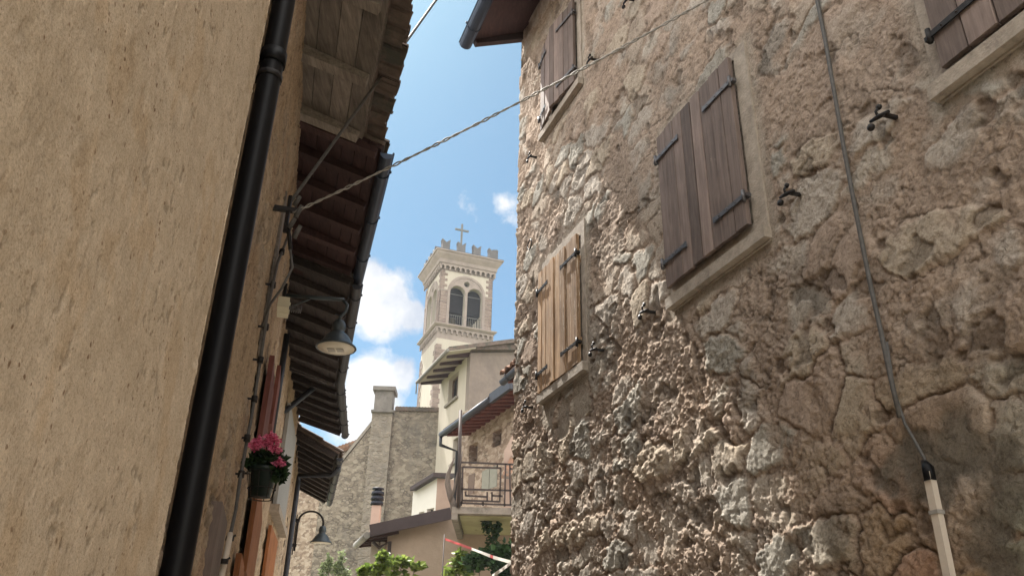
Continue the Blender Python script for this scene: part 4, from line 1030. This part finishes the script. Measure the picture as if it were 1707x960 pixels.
mb.box(TC + Vector((0, 0, (ZT + .9 + zt_) / 2)), (.17, .12, zt_ - ZT - .9), (TX, TY, Vector((0, 0, 1)))); mb.box(TC + Vector((0, 0, za)), (1.35, .13, .17), (TX, TY, Vector((0, 0, 1)))); mb.build('cross', 'cross_metal', tower)
# bells on a headstock
for s_, rb in ((-.75, .52), (.85, .45)):
    c = TC + TX * s_ - TY * .9 + Vector((0, 0, sill + .55)); mb = MB(); mb.lathe([(rb, 0), (rb * .93, .05), (rb * .72, rb * .5), (rb * .55, rb * 1.1), (rb * .45, rb * 1.4), (0, rb * 1.5)], c, 20); b_ = mb.build('bell', 'bronze', tower)
    mb = MB(); mb.box(c + Vector((0, 0, rb * 1.6)), (1.1, .18, .2), (TX, TY, Vector((0, 0, 1)))); mb.build('headstock', 'iron', b_)
mb = MB(); ring(mb, sill + 1.55, ZC0 - .1, HB - th - .25, HB - th - .25); mb.build('belfry_shade_box', 'belfry_dark', tower)  # added dark box, in place of the belfry's interior shade
mb = MB(); ring(mb, bz0 - .1, bz0 + .1, HB - .2, HB - .2); mb.build('floor', 'belfry_dark', tower)
mb = MB(); mb.beam(TC - TX * (HB - th) - TY * .9 + Vector((0, 0, spr - .3)), TC + TX * (HB - th) - TY * .9 + Vector((0, 0, spr - .3)), .2, .25); mb.build('bell_beam', 'iron', tower)

# ================================================================ stone gable house
def pxloop(pl, pts, w=0.): return [pl.px(x, y, w) for x, y in pts]


G = Plane((0, 34), 89)
gh = thing('stone_gable_house', 'large grey stone gable wall with a sloping shoulder and built-in chimney stack', 'house', G.P(G.px(640, 950)[0], GZ))
ur = G.px(738, 690)[0]; ul = G.px(527, 880)[0]
zt0 = G.px(690, 684)[1]
p1 = G.px(620, 704); p2 = G.px(570, 770)
sl_ = (p1[1] - p2[1]) / (p1[0] - p2[0]); zl = p2[1] - sl_ * (p2[0] - ul)
link('wall', plate([[(ul, GZ), (ur, GZ), (ur, zt0), (p1[0] + .3, zt0), (p1[0] + .1, p1[1]), (ul, zl)]], 6., G.mtx()), 'gable_stone', gh)
# receding side wall at the left
pl_ = Plane(G.P(ul, 0)[:2], -35); pl_.n = Vector((-pl_.d.y, pl_.d.x, 0))
sd = MB(); a = G.P(ul, 0) + Vector((.02, .02, 0)); b = a + Vector((-3.2, 2.2, 0)); sd.box8([a + Vector((0, 0, GZ)), b + Vector((0, 0, GZ)), b + Vector((1, 3, GZ)), a + Vector((0, 3, GZ)), a + Vector((0, 0, zl)), b + Vector((0, 0, zl - 1.2)), b + Vector((1, 3, zl - 1.2)), a + Vector((0, 3, zl))]); sd.build('side_wall', 'farm_stone', gh)
cl = [G.px(622, 705)[0], G.px(652, 705)[0]]; zc = G.px(636, 654)[1]
mb = MB(); mb.box(G.P((cl[0] + cl[1]) / 2, (GZ + zc - .9) / 2 + .0, -.15), (cl[1] - cl[0] + .1, .7, zc - .9 - GZ), G.ax()); mb.build('chimney_breast', 'breast_stone', gh)
mb = MB(); mb.box(G.P((cl[0] + cl[1]) / 2, zc - .45, -.15), (cl[1] - cl[0], .8, .9), G.ax()); st = mb.build('chimney_stack', 'chimney_render', gh)
mb = MB(); mb.box(G.P((cl[0] + cl[1]) / 2, zc + .09, -.15), (cl[1] - cl[0] + .2, 1.0, .18), G.ax()); mb.build('chimney_cap', 'chimney_render', st); mb = MB(); mb.box(G.P((cl[0] + cl[1]) / 2, zc - .92, -.15), (cl[1] - cl[0] + .18, .98, .1), G.ax()); mb.build('chimney_band', 'chimney_render', st)
mb = MB()
n_ = 15
for i in range(n_):
    u = cl[1] + .15 + (i + .5) * (ur - cl[1] - .15) / n_; mb.tube([G.P(u, zt0 + .04, .12), G.P(u, zt0 + .1, -.5)], .10, 8)
mb.build('ridge_tiles', 'tile_dark', gh)
mb = MB(); q0_, q1_ = G.P(p1[0] + .05, p1[1] + .06, .04), G.P(ul - .1, zl + .04, .04); mb.box8([q0_ + Vector((0, 0, -.1)), q1_ + Vector((0, 0, -.1)), q1_ + Vector((0, 6.1, -.1)), q0_ + Vector((0, 6.1, -.1)), q0_ + Vector((0, 0, .1)), q1_ + Vector((0, 0, .1)), q1_ + Vector((0, 6.1, .1)), q0_ + Vector((0, 6.1, .1))]); mb.build('coping', 'concrete', gh)
# roof glimpsed behind its shoulder
K = Plane((0, 44), 84); bk = thing('background_house', 'stone house with tiled roof edge glimpsed behind the gable shoulder', 'house', K.P(K.px(575, 790)[0], GZ))
u0, u1 = K.px(500, 790)[0], K.px(612, 790)[0]; z0 = K.px(565, 748)[1]; z1 = K.px(600, 736)[1]
link('wall', plate([[(u0, GZ), (u1, GZ), (u1, z1), (u0, z0 - 1.2)]], 5., K.mtx()), 'farm_stone', bk)
mb = MB(); a, b = K.P(u0 - .2, z0 - 1.2, .5), K.P(u1 + .2, z1, .5); mb.box8([a, b, b + Vector((0, 6, 1)), a + Vector((0, 6, 1)), a + Vector((0, 0, .22)), b + Vector((0, 0, .22)), b + Vector((0, 6, 1.2)), a + Vector((0, 6, 1.2))])
for i in range(24): p = a.lerp(b, (i + .5) / 24) + Vector((0, -.1, .2)); mb.tube([p, p + Vector((0, .8, .2))], .13, 6)
mb.build('roof', 'tile', bk)

# ================================================================ cream house with projecting rafters
v = Vector(ray(782, 640)); v *= 30 / v.y
Wc = Vector((v.x, v.y, 0)); Cf = Plane(Wc[:2], -22); Cf.n = Vector((-Cf.d.y, Cf.d.x, 0)) if Vector((-Cf.d.y, Cf.d.x, 0)).x < 0 else Vector((Cf.d.y, -Cf.d.x, 0))
Gf = Plane(Wc[:2], 66)
ch = thing('cream_house', 'tall cream house with stained grey side wall, projecting rafters and narrow windows', 'house', (Wc.x, Wc.y, GZ))
ztc = Gf.px(785, 588)[1]; ur = Gf.px(880, 650)[0]; zr = Gf.px(857, 586)[1]
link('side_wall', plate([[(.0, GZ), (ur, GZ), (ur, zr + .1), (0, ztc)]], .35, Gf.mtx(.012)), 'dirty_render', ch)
w1 = Cf.rect([(747, 633), (764, 619), (763, 661), (747, 674)]); w2 = Cf.rect([(757, 735), (767, 722), (762, 765), (752, 778)])
lf = Cf.px(733, 660)[0]; print('lf', lf, 'corner z', ztc)
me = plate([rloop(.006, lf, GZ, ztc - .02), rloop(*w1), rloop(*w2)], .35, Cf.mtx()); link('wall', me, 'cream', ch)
for w_ in (w1, w2):
    mb = MB(); cu = (w_[0] + w_[1]) / 2; cz = (w_[2] + w_[3]) / 2; W_, H_ = w_[1] - w_[0], w_[3] - w_[2]
    fr = link('window', plate([rloop(w_[0], w_[1], w_[2], w_[3]), rloop(w_[0] + .07, cu - .03, w_[2] + .07, w_[3] - .07), rloop(cu + .03, w_[1] - .07, w_[2] + .07, w_[3] - .07)], .06, Cf.mtx(-.18)), 'window_wood', ch)
    mb.box(Cf.P(cu, cz, -.27), (W_, .02, H_), Cf.ax()); mb.build('pane', 'dark_void', fr)
    mb = MB(); mb.box(Cf.P(cu, w_[2] - .05, .03), (W_ + .25, .16, .09), Cf.ax()); mb.build('sill', 'concrete', fr)
# roof slab with rafters over the cream face
ov = 1.0; k1 = (Gf.px(762, 572, 0.)[1] - ztc)
def Qc(s_, o_, h_=0.): return Cf.P(s_, ztc - .30 * o_ + h_, o_)
mb = MB(); mb.box8([Qc(-.35, -5, .10), Qc(lf, -5, .10), Qc(lf, ov, .10), Qc(-.35, ov, .10), Qc(-.35, -5, .26), Qc(lf, -5, .26), Qc(lf, ov, .26), Qc(-.35, ov, .26)]); mb.build('roof', 'tile_dark', ch)
mb = MB(); mb.box8([Qc(-.33, -.1, .06), Qc(lf, -.1, .06), Qc(lf, ov - .03, .06), Qc(-.33, ov - .03, .06), Qc(-.33, -.1, .095), Qc(lf, -.1, .095), Qc(lf, ov - .03, .095), Qc(-.33, ov - .03, .095)]); sf = mb.build('soffit', 'cream', ch)
for i in range(5):
    s_ = .12 + i * (lf - .3) / 4; mb = MB(); mb.box8([Qc(s_, -.1, -.12), Qc(s_ + .12, -.1, -.12), Qc(s_ + .12, ov - .1, -.03), Qc(s_, ov - .1, -.03), Qc(s_, -.1, .055), Qc(s_ + .12, -.1, .055), Qc(s_ + .12, ov - .1, .055), Qc(s_, ov - .1, .055)]); mb.build('rafter', 'wood_maroon', sf)
mb = MB(); a, b = Qc(-.38, ov + .05, .12), Qc(lf, ov + .05, .12); mb.tube([a, b], .07, 8); mb.tube([b, b - Vector((0, 0, .5))], .03, 6); mb.build('gutter', 'grey_gutter', ch)
a, b = Gf.P(-.2, ztc + .02, .25), Gf.P(ur, zr + .12, .25); mb = MB(); mb.box8([a - Gf.n * .3, a, b, b - Gf.n * .3, a - Gf.n * .3 + Vector((0, 0, .2)), a + Vector((0, 0, .2)), b + Vector((0, 0, .2)), b - Gf.n * .3 + Vector((0, 0, .2))]); mb.build('verge', 'tile_dark', ch)
mb = MB(); mb.box8([q + Vector((0, 0, z_)) for z_ in (GZ, ztc - 1.2) for q in (Wc + Cf.d * .4 + Gf.d * .4, Wc + Gf.d * ur * .98 + Cf.d * .4, Wc + Gf.d * ur * .98 + Cf.d * (lf - .2), Wc + Cf.d * (lf - .2) + Gf.d * .4)]); mb.build('house_body', 'dirty_render', ch)

# ================================================================ farmhouse with pale stone wall, behind the balcony
v = Vector(ray(766, 760)); v *= 24.5 / v.y
Fa = Plane(v[:2], -30); 
fh = thing('pale_stone_house', 'pale stone farmhouse with small windows and a dark gutter, behind the balcony', 'house', (v.x, v.y, GZ))
Fa.n = Vector((Fa.d.y, -Fa.d.x, 0)); Fa.n = Fa.n if Fa.n.dot(-Fa.p) > 0 else -Fa.n
uL = 0.; uR = Fa.px(900, 760)[0]; ze_ = Fa.px(768, 716, 0)[1]
wA1 = Fa.rect([(782, 744), (796, 734), (796, 770), (782, 774)]); wA2 = Fa.rect([(821, 722), (836, 713), (836, 740), (821, 747)]); wA3 = Fa.rect([(803, 782), (829, 778), (829, 813), (803, 817)]); wA4 = Fa.rect([(780, 792), (791, 788), (791, 822), (780, 824)])
zt2 = Fa.px(830, 672)[1]
zwall = max(ze_, zt2)
def order(r_): return r_ if r_[0] < r_[1] else (r_[1], r_[0], r_[2], r_[3])
print('farm', uR, ze_, zt2, wA1, wA2, wA3, wA4)
lo_, hi_ = sorted((uL, uR))
link('wall', plate([rloop(lo_, hi_, GZ, zwall + .3)] + [rloop(*w_) for w_ in (wA1, wA2, wA3, wA4)], .45, Fa.mtx()), 'farm_stone', fh)
for j, w_ in enumerate((wA1, wA2, wA3, wA4)):
    cu = (w_[0] + w_[1]) / 2; cz = (w_[2] + w_[3]) / 2; W_, H_ = w_[1] - w_[0], w_[3] - w_[2]
    fr = link('window', plate([rloop(*w_), rloop(w_[0] + .06, w_[1] - .06, w_[2] + .06, w_[3] - .06)], .05, Fa.mtx(-.25)), 'window_wood', fh)
    mb = MB(); mb.box(Fa.P(cu, cz, -.33), (W_, .02, H_), Fa.ax()); mb.build('pane', 'dark_void', fr)
    if j == 2:
        for s_ in (-1, 1): mb = MB(); mb.box(Fa.P(cu + s_ * W_ * .25, cz, -.02), (W_ * .46, .05, H_ * .98), Fa.ax()); mb.build('shutter', 'green_shutter', fr)
    if j == 3: mb = MB(); mb.box(Fa.P(cu, cz, -.02), (W_ * .9, .05, H_ * .98), Fa.ax()); mb.build('shutter', 'window_wood', fr)
# eave
og = .85; zg = None
gl = Fa.at(738, 727, og); gr_ = Fa.at(820, 668, og); zg = gl.z
s0 = (gl - Fa.p).dot(Fa.d); s1 = (gr_ - Fa.p).dot(Fa.d); sE = uR
print('gutter', gl, gr_)
slo = (gr_.z - gl.z) / (s1 - s0)
def Qf(s_, o_, h_=0.): return Fa.P(s_, gl.z + (s_ - s0) * slo * .999 + (og - o_) * .30 + h_, o_)
mb = MB(); mb.box8([Qf(s0, -3, .04), Qf(sE, -3, .04), Qf(sE, og, .04), Qf(s0, og, .04), Qf(s0, -3, .22), Qf(sE, -3, .22), Qf(sE, og, .22), Qf(s0, og, .22)]); mb.build('roof', 'tile_dark', fh)
mb = MB(); mb.box8([Qf(s0, -.2, 0), Qf(sE, -.2, 0), Qf(sE, og - .02, 0), Qf(s0, og - .02, 0), Qf(s0, -.2, .035), Qf(sE, -.2, .035), Qf(sE, og - .02, .035), Qf(s0, og - .02, .035)]); sf = mb.build('soffit', 'wood_maroon', fh)
nR = 14
for i in range(nR):
    s_ = s0 + (sE - s0) * (i + .3) / nR; ww = .11 if sE > s0 else -.11; mb = MB(); mb.box8([Qf(s_, -.2, -.14), Qf(s_ + ww, -.2, -.14), Qf(s_ + ww, og - .1, -.05), Qf(s_, og - .1, -.05), Qf(s_, -.2, -.004), Qf(s_ + ww, -.2, -.004), Qf(s_ + ww, og - .1, -.004), Qf(s_, og - .1, -.004)]); mb.build('rafter', 'shutter_red', sf)
mb = MB(); mb.tube([Qf(s0, og + .06, .05), Qf(s1, og + .06, .05)], .085, 8); g_ = mb.build('gutter', 'gutter_dark', fh)
mb = MB(); mb.beam(Qf(s1, og + .04, .06), Qf(sE, og + .04, .06), .10, .26); mb.build('fascia', 'gutter_dark', fh)
q = Qf(s0, og + .06, 0); v2 = Fa.at(762, 752, .1)
mb = MB(); mb.tube([q, q - Vector((0, 0, .25)), v2, Vector((v2.x, v2.y, 2.))], .05, 8); mb.build('downpipe', 'gutter_dark', fh)
mb = MB(); b0, b1_ = Fa.P(lo_ + .0, 0, -.46), Fa.P(hi_, 0, -.46); mb.box8([b0 + Vector((0, 0, GZ)), b1_ + Vector((0, 0, GZ)), b1_ - Fa.n * 3 + Vector((0, 0, GZ)), b0 - Fa.n * 3 + Vector((0, 0, GZ)), b0 + Vector((0, 0, zwall)), b1_ + Vector((0, 0, zwall)), b1_ - Fa.n * 3 + Vector((0, 0, zwall + .6)), b0 - Fa.n * 3 + Vector((0, 0, zwall + .6))]); mb.build('house_body', 'farm_stone', fh)

# pink house sliver with small tiled roof
Pk = Plane((0, 20.5), 90); pk = thing('pink_house', 'sliver of pinkish boarded wall with a red tiled lean-to, right of the balcony', 'house', Pk.P(Pk.px(850, 780)[0], GZ))
link('wall', plate([pxloop(Pk, [(840, 752), (900, 640), (900, 870), (840, 870)])], .3, Pk.mtx()), 'pink_render', pk)
mb = MB(); a, b = Pk.at(836, 797, .4), Pk.at(880, 800, .4); c_, d_ = Pk.at(852, 764, .02), Pk.at(880, 764, .02); up = Vector((0, 0, .08)); mb.box8([a, b, d_, c_, a + up, b + up, d_ + up, c_ + up]); mb.build('lean_to_roof', 'tile', pk)

# neighbour eave just past the rough wall
v = Vector(ray(836, 640)); v *= 12.5 / v.y; Ne = Plane(v[:2], -20); Ne.n = R.n.copy()
nh = thing('neighbour_house', 'next house past the rough wall, only its reddish eave showing', 'house', v - R.n * .7 + Vector((0, 0, GZ - v.z)))
wb = v - R.n * .72
slope_roof(nh, (wb + R.d * 0)[:2], (wb - R.d * 5)[:2], R.n, .66, v.z + .34, v.z + .06, 'shutter_red', 'tile', gut='gutter_dark', step=.6, tiles=True, tile_over=.03, boards=.16)
mb = MB(); p, q = wb.copy(), wb - R.d * 4.2; p.z = q.z = 0; o1 = -R.n * 4
mb.box8([p + Vector((0, 0, GZ)), q + Vector((0, 0, GZ)), q + o1 + Vector((0, 0, GZ)), p + o1 + Vector((0, 0, GZ)), p + Vector((0, 0, v.z + .3)), q + Vector((0, 0, v.z + .3)), q + o1 + Vector((0, 0, v.z + 1.5)), p + o1 + Vector((0, 0, v.z + 1.5))]); mb.build('wall', 'pink_render', nh)

# small lean-to annexe between gable and balcony
La = Plane((0, 28.5), 62); lt = thing('small_annexe', 'small white annexe with brown roof edge and two low windows, before the stone gable', 'outbuilding', La.P(La.px(728, 850)[0], GZ))
v = Vector(ray(727, 830)); v *= 28 / v.y; La = Plane(v[:2], 70); Lb = Plane(v[:2], -42); Lb.n = -Lb.n if Lb.n.dot(Lb.p) > 0 else Lb.n
uL = Lb.px(688, 830)[0]; zA = Lb.px(727, 797)[1]; zB = Lb.px(690, 816)[1]
wq = Lb.rect([(711, 850), (723, 844), (723, 866), (711, 866)]); wr = Lb.rect([(698, 854), (707, 851), (707, 866), (698, 866)])
print('annexe', uL, zA, zB, wq, wr)
link('wall', plate([[(0, GZ), (uL, GZ), (uL, zA - .3), (0, zA)], rloop(*wq), rloop(*wr)], .3, Lb.mtx()), 'white_render', lt)
for w_ in (wq, wr):
    mb = MB(); mb.box(Lb.P((w_[0] + w_[1]) / 2, (w_[2] + w_[3]) / 2, -.2), (w_[1] - w_[0], .04, w_[3] - w_[2]), Lb.ax()); mb.build('window', 'dark_void', lt)
uR2 = La.px(765, 830)[0]; link('side_wall', plate([rloop(0, uR2, GZ, zA)], .3, La.mtx()), 'pink_render', lt)
mb = MB(); a = Lb.at(683, 818, .3); b = Lb.at(722, 794, .3); c_ = La.at(750, 795, .2); up = Vector((0, 0, .14)); bk_ = Vector((.6, 2.2, .5))
mb.box8([a, b, b + bk_, a + bk_, a + up, b + up, b + bk_ + up, a + bk_ + up]); mb.box8([b, c_, c_ + bk_, b + bk_ * .9, b + up, c_ + up, c_ + bk_ + up, b + bk_ * .9 + up]); mb.build('roof', 'fascia', lt)

# ================================================================ lower tan house with balcony
Hp = Plane((0, 19.3), 90); lh = thing('tan_house', 'low tan plastered house with dark sloping roof edge under the balcony', 'house', Hp.P(Hp.px(700, 950)[0], GZ))
xl = Hp.px(643, 930)[0]; xr = Hp.px(905, 930)[0]
tl = Hp.px(650, 889); tr = Hp.px(748, 860); s_ = (tr[1] - tl[1]) / (tr[0] - tl[0])
link('wall', plate([[(xl, GZ), (xr, GZ), (xr, Hp.px(850, 856)[1]), (tr[0], Hp.px(850, 856)[1]), (tr[0], tr[1]), (xl, tr[1] + s_ * (xl - tr[0]))]], .5, Hp.mtx()), 'tan_render', lh)
a, b = Hp.at(617, 884, .35), Hp.at(752, 855, .35); dep = Vector((0, 5, .0))
mb = MB(); mb.beam(a, b, .05, .26, (0, 0, 1)); mb.build('fascia', 'fascia', lh)
mb = MB(); up = Vector((0, 0, .1)); mb.box8([a + Vector((0, .03, 0)), b + Vector((0, .03, 0)), b + dep, a + dep, a + Vector((0, .03, 0)) + up, b + Vector((0, .03, 0)) + up, b + dep + up, a + dep + up]); mb.build('roof', 'tile', lh)
ga = a + Vector((-.06, 0, -.1)); v = Vector(ray(594, 908)); 
gb = v * (ga.z - .0) / v.z
if gb.y > 30 or gb.y < 19: gb = ga + Vector((-.0, 4, 0))
gd = (gb - ga); gd.z = 0; gf = ga + gd * 1.05
mb = MB(); mb.tube([ga, gf], .075, 10); mb.build('gutter', 'grey_gutter', lh)
m0 = a.lerp(b, .33) + Vector((0, .03, -.06)); m1 = m0 + Vector((.2, 1.6, .0)); g0 = ga + Vector((.06, .03, .03)); g1 = gf + Vector((.06, 0, .03))
mb = MB(); mb.box8([g0, m0, m1, g1, g0 + up * .6, m0 + up * .6, m1 + up * .6, g1 + up * .6]); sf = mb.build('soffit', 'wood_maroon', lh)
for i in range(4):
    f_ = .1 + i * .26; p_, q_ = g0.lerp(g1, f_), m0.lerp(m1, f_); mb = MB(); mb.beam(p_ - Vector((0, 0, .05)), q_ - Vector((0, 0, .05)), .09, .10); mb.build('rafter', 'wood_maroon', sf)

print('low gutter', ga, gb)
q = ga + Vector((.1, .3, -.1)); e = Hp.at(650, 902, .08); mb = MB(); mb.tube([q, q + Vector((.15, 0, -.12)), e, Vector((e.x, e.y, .2)), Vector((e.x, e.y, GZ))], .04, 8); mb.build('downpipe', 'rust_rail', lh)
for x in (620, 633):
    c = Hp.at(x, 935, .0); mb = MB(); mb.box((c.x, 19.6, (GZ + Hp.px(x, 900)[1]) / 2), (.16 if x == 620 else .1, .2, Hp.px(x, 900)[1] - GZ)); mb.build('porch_post', 'cream', lh)
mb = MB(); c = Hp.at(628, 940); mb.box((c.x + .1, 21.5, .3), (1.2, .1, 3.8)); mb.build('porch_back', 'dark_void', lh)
# side body
mb = MB(); x0_ = Hp.P(xl, 0).x; x1_ = Hp.P(xr, 0).x; mb.box(((x0_ + .5 + x1_) / 2, 22.0, 0), (x1_ - x0_ - .6, 4.2, 3.0)); mb.build('house_body', 'tan_render', lh)
# flue
fq = Plane((0, 20.3), 90); c0 = fq.at(626, 876); c1 = fq.at(628, 843); hw = .10
mb = MB(); mb.box((c1.x, 20.3, (c0.z - .4 + c1.z) / 2), (.21, .21, c1.z - c0.z + .4)); fl = mb.build('chimney', 'pink_flue', lh)
mb = MB(); zz = c1.z; prof = [(0, 0), (.10, 0), (.15, .0)]
for i in range(3): mb.lathe([(.10, zz + .03 + i * .12), (.165, zz + .02 + i * .12), (.15, zz + .10 + i * .12), (.09, zz + .12 + i * .12)], (c1.x, 20.3, 0), 16)
mb.lathe([(.09, zz), (.09, zz + .39), (.15, zz + .40), (.14, zz + .43), (0, zz + .45)], (c1.x, 20.3, 0), 16); mb.build('chimney_cap', 'cap_black', fl)

# balcony (rests on the house: part of it)
Bp = Plane((0, 16.8), 90); xa = Bp.at(753, 850).x; zb = Bp.at(800, 856).z; zt3 = Bp.at(800, 845).z; xb = Bp.at(905, 850).x
mb = MB(); mb.box(((xa + xb) / 2, 18.05, (zb + zt3) / 2), (xb - xa, 2.5, zt3 - zb)); bal = mb.build('balcony', 'concrete', lh, 'concrete balcony with mouldy underside and brown geometric railing')
mb = MB(); mb.box(((xa + xb) / 2 + .05, 18.10, zb - .01), (xb - xa - .2, 2.2, .016)); mb.build('ceiling', 'mossy', bal)
mb = MB(); mb.box((xa + .06, 18.05, zb - .06), (.12, 2.48, .12)); mb.build('edge_beam', 'concrete', bal)
rm = MB(); y_ = 16.9; zr0 = zt3 + .06
def rb(x0, y0, x1, y1, r_=.016):
    a = Bp.at(x0, y0); b = Bp.at(x1, y1); a.y = b.y = y_; rm.beam(a, b, r_ * 2, r_ * 2)
for args in [(765, 768, 905, 774), (764, 813, 905, 817), (763, 836, 905, 842), (771, 776, 835, 778), (771, 776, 770, 832), (835, 778, 833, 834), (770, 832, 833, 834), (770, 832, 768, 841),
             (843, 770, 841, 842), (776, 817, 776, 825), (776, 824, 812, 826), (812, 818, 812, 833), (820, 818, 820, 834), (820, 824, 838, 825), (850, 771, 850, 790), (850, 779, 900, 782), (850, 790, 851, 840), (829, 770, 829, 778), (765, 768, 763, 842), (805, 834, 805, 841)]: rb(*args, r_=.017)
a = Bp.at(765, 768); b = Bp.at(763, 842); a.y = b.y = y_
for p_ in (a, Bp.at(764, 813), b): q_ = p_.copy(); q_.y = y_; rm.beam(q_, q_ + Vector((-.1, 2.1, 0)), .034, .034)
for i in range(4): q_ = b.copy(); q_ += Vector((-.02 * i, .5 * i + .4, 0)); rm.beam(q_, q_ + Vector((0, 0, a.z - b.z)), .02, .02)
rm.build('railing', 'rust_rail', bal)
mb = MB(); a = Bp.at(768, 684); b = Bp.at(764, 846); a.y = b.y = 16.78; mb.tube([a, b], .035, 8); tag(mb.build('steel_pole', 'rust_rail'), 'tall brown pole rising at the left corner of the balcony railing', 'pole')
# old vine trunk beside the balcony
mb = MB(); T_ = [Vector(ray(x, y)) for x, y in [(757, 852), (756, 840), (750, 825), (746, 806), (747, 790), (753, 774), (757, 762)]]; T_ = [v * 16.95 / v.y for v in T_]; mb.tube(T_, [.07, .07, .06, .06, .045, .03, .012], 9)
T2 = [Vector(ray(x, y)) for x, y in [(750, 835), (757, 815), (763, 790), (768, 772), (771, 752)]]; T2 = [v * 16.9 / v.y for v in T2]; mb.tube(T2, [.035, .03, .025, .02, .008], 6)
t_ = thing('old_vine', 'leafless grey vine trunk twisting up past the balcony corner', 'vine', tuple(T_[0])); mb.build('trunk', 'bark', t_)

# ================================================================ plants
def plant(name, label, cat, Y, blobs_, mat, size, n, stems=True, group=None):
    v = Vector(ray(blobs_[0][0], 960)); v *= Y / v.y
    t_ = thing(name, label, cat, (v.x, Y, GZ), group); mb = MB(); cs = []
    for (x, y, rx, ry) in blobs_:
        c = Vector(ray(x, y)); c *= Y / c.y; k = c.dot(Vector(-RM[:, 0] * 0 + RM @ np.array([0, 0, -1.]))) / F
        cs.append((c, (rx * k, rx * k * .8, ry * k)))
    leaves(mb, cs, n, size, 1)
    if stems:
        sm_ = MB(); r = random.Random(3)
        for c, rad in cs: sm_.tube([Vector((v.x, Y + .05, GZ)), Vector((v.x * .6 + c.x * .4, Y, c.z * .5 + GZ * .5)), c], [.03, .02, .008], 5)
        sm_.build('stems', 'bark', t_)
    mb.build('foliage', mat, t_); return t_


plant('shrub', 'lime green shrub in front of the low tan house', 'shrub', 18.2, [(648, 940, 17, 13), (628, 950, 13, 10), (670, 936, 12, 6), (655, 964, 26, 11), (610, 952, 8, 7), (692, 944, 11, 4), (636, 928, 6, 5)], 'leaf_lime', .13, 85)
plant('shrub', 'yellow-green shoots at the foot of the thin post', 'shrub', 17.8, [(760, 938, 9, 11), (768, 925, 7, 7), (752, 955, 14, 9), (775, 950, 8, 9)], 'leaf_lime', .12, 70)
plant('shrub', 'dark green shrub below the balcony, against the rough wall', 'shrub', 17.0, [(800, 930, 20, 10), (825, 925, 20, 12), (848, 920, 16, 12), (790, 938, 14, 8), (835, 942, 22, 12), (855, 940, 20, 18), (848, 958, 16, 12)], 'leaf_dark', .11, 210)
plant('climbing_vine', 'dark green creeper hanging under the balcony slab', 'vine', 17.5, [(808, 866, 6, 6), (813, 878, 7, 8), (822, 888, 9, 9), (820, 902, 10, 10), (828, 914, 12, 9), (803, 862, 3, 5), (830, 878, 4, 6)], 'leaf_dark', .075, 80, False)
plant('shrub', 'pale airy shrub tips at the foot of the stone gable', 'shrub', 30., [(568, 935, 5, 18), (560, 950, 7, 12), (540, 950, 6, 12), (575, 955, 8, 10), (548, 940, 3, 14)], 'leaf_pale', .11, 110)

# thin post and barrier tape
v = Vector(ray(741, 890)); v *= 15.5 / v.y; b = Vector((v.x, v.y, GZ)); mb = MB(); mb.tube([b, v], .012, 6); tag(mb.build('thin_post', 'rust_rail'), 'thin brown post holding the red and white tape', 'post', None)
t_ = thing('barrier_tape', 'red and white barrier tape strung from the thin post to the rough wall', 'tape', v)
def tp(x, y, d): q = Vector(ray(x, y)); return q * d / q.y
pts = [((742, 898), (786, 914), 'tape_red'), ((786, 914), (817, 926), 'tape_white'), ((817, 926), (822, 928), 'tape_red'), ((822, 928), (857, 938), 'tape_white')]
def tape(x0, x1, d0, d1, mat):
    mb = MB(); a, b = tp(*x0, d0), tp(*x1, d1); n = 6; up = Vector((0, 0, .019)); r = random.Random(int(x0[0]))
    vs = []
    for i in range(n + 1):
        p = a.lerp(b, i / n); tw = Vector((0, r.uniform(-.015, .015), 0)); vs += [p - up + tw, p + up - tw, p + up * .98 + Vector((0, .006, 0)) - tw, p - up * .98 + Vector((0, .006, 0)) + tw]
    mb.add(vs, [(4 * i + k, 4 * i + (k + 1) % 4, 4 * i + 4 + (k + 1) % 4, 4 * i + 4 + k) for i in range(n) for k in range(4)], 0); mb.build('tape_strip', mat, t_)
def dd(x): return 15.5 - (x - 742) / 115 * 6.5
for x0, x1, m_ in pts: tape(x0, x1, dd(x0[0]), dd(x1[0]), m_)
tape((857, 933), (838, 948), dd(857), dd(850), 'tape_white'); tape((838, 948), (820, 960), dd(850), dd(843), 'tape_white')
for o in list(bpy.data.objects):
    if o.type == 'MESH' and o.data.users == 0: bpy.data.meshes.remove(o.data)

# ================================================================ thin summer haze
hm = bpy.data.materials.new('thin_haze'); hm.use_nodes = True; hn = hm.node_tree; hn.nodes.clear()
pv = N(hn, 'ShaderNodeVolumePrincipled'); pv.inputs['Color'].default_value = (.86, .91, 1., 1); pv.inputs['Density'].default_value = .0005; pv.inputs['Anisotropy'].default_value = 0.
ho = N(hn, 'ShaderNodeOutputMaterial'); hn.links.new(pv.outputs[0], ho.inputs['Volume'])
mb = MB(); mb.box((0, 100, (GZ - 1.2 + 46) / 2), (504, 604, 46 - GZ + 1.2)); hz = mb.build('haze', hm); tag(hz, kind='stuff')
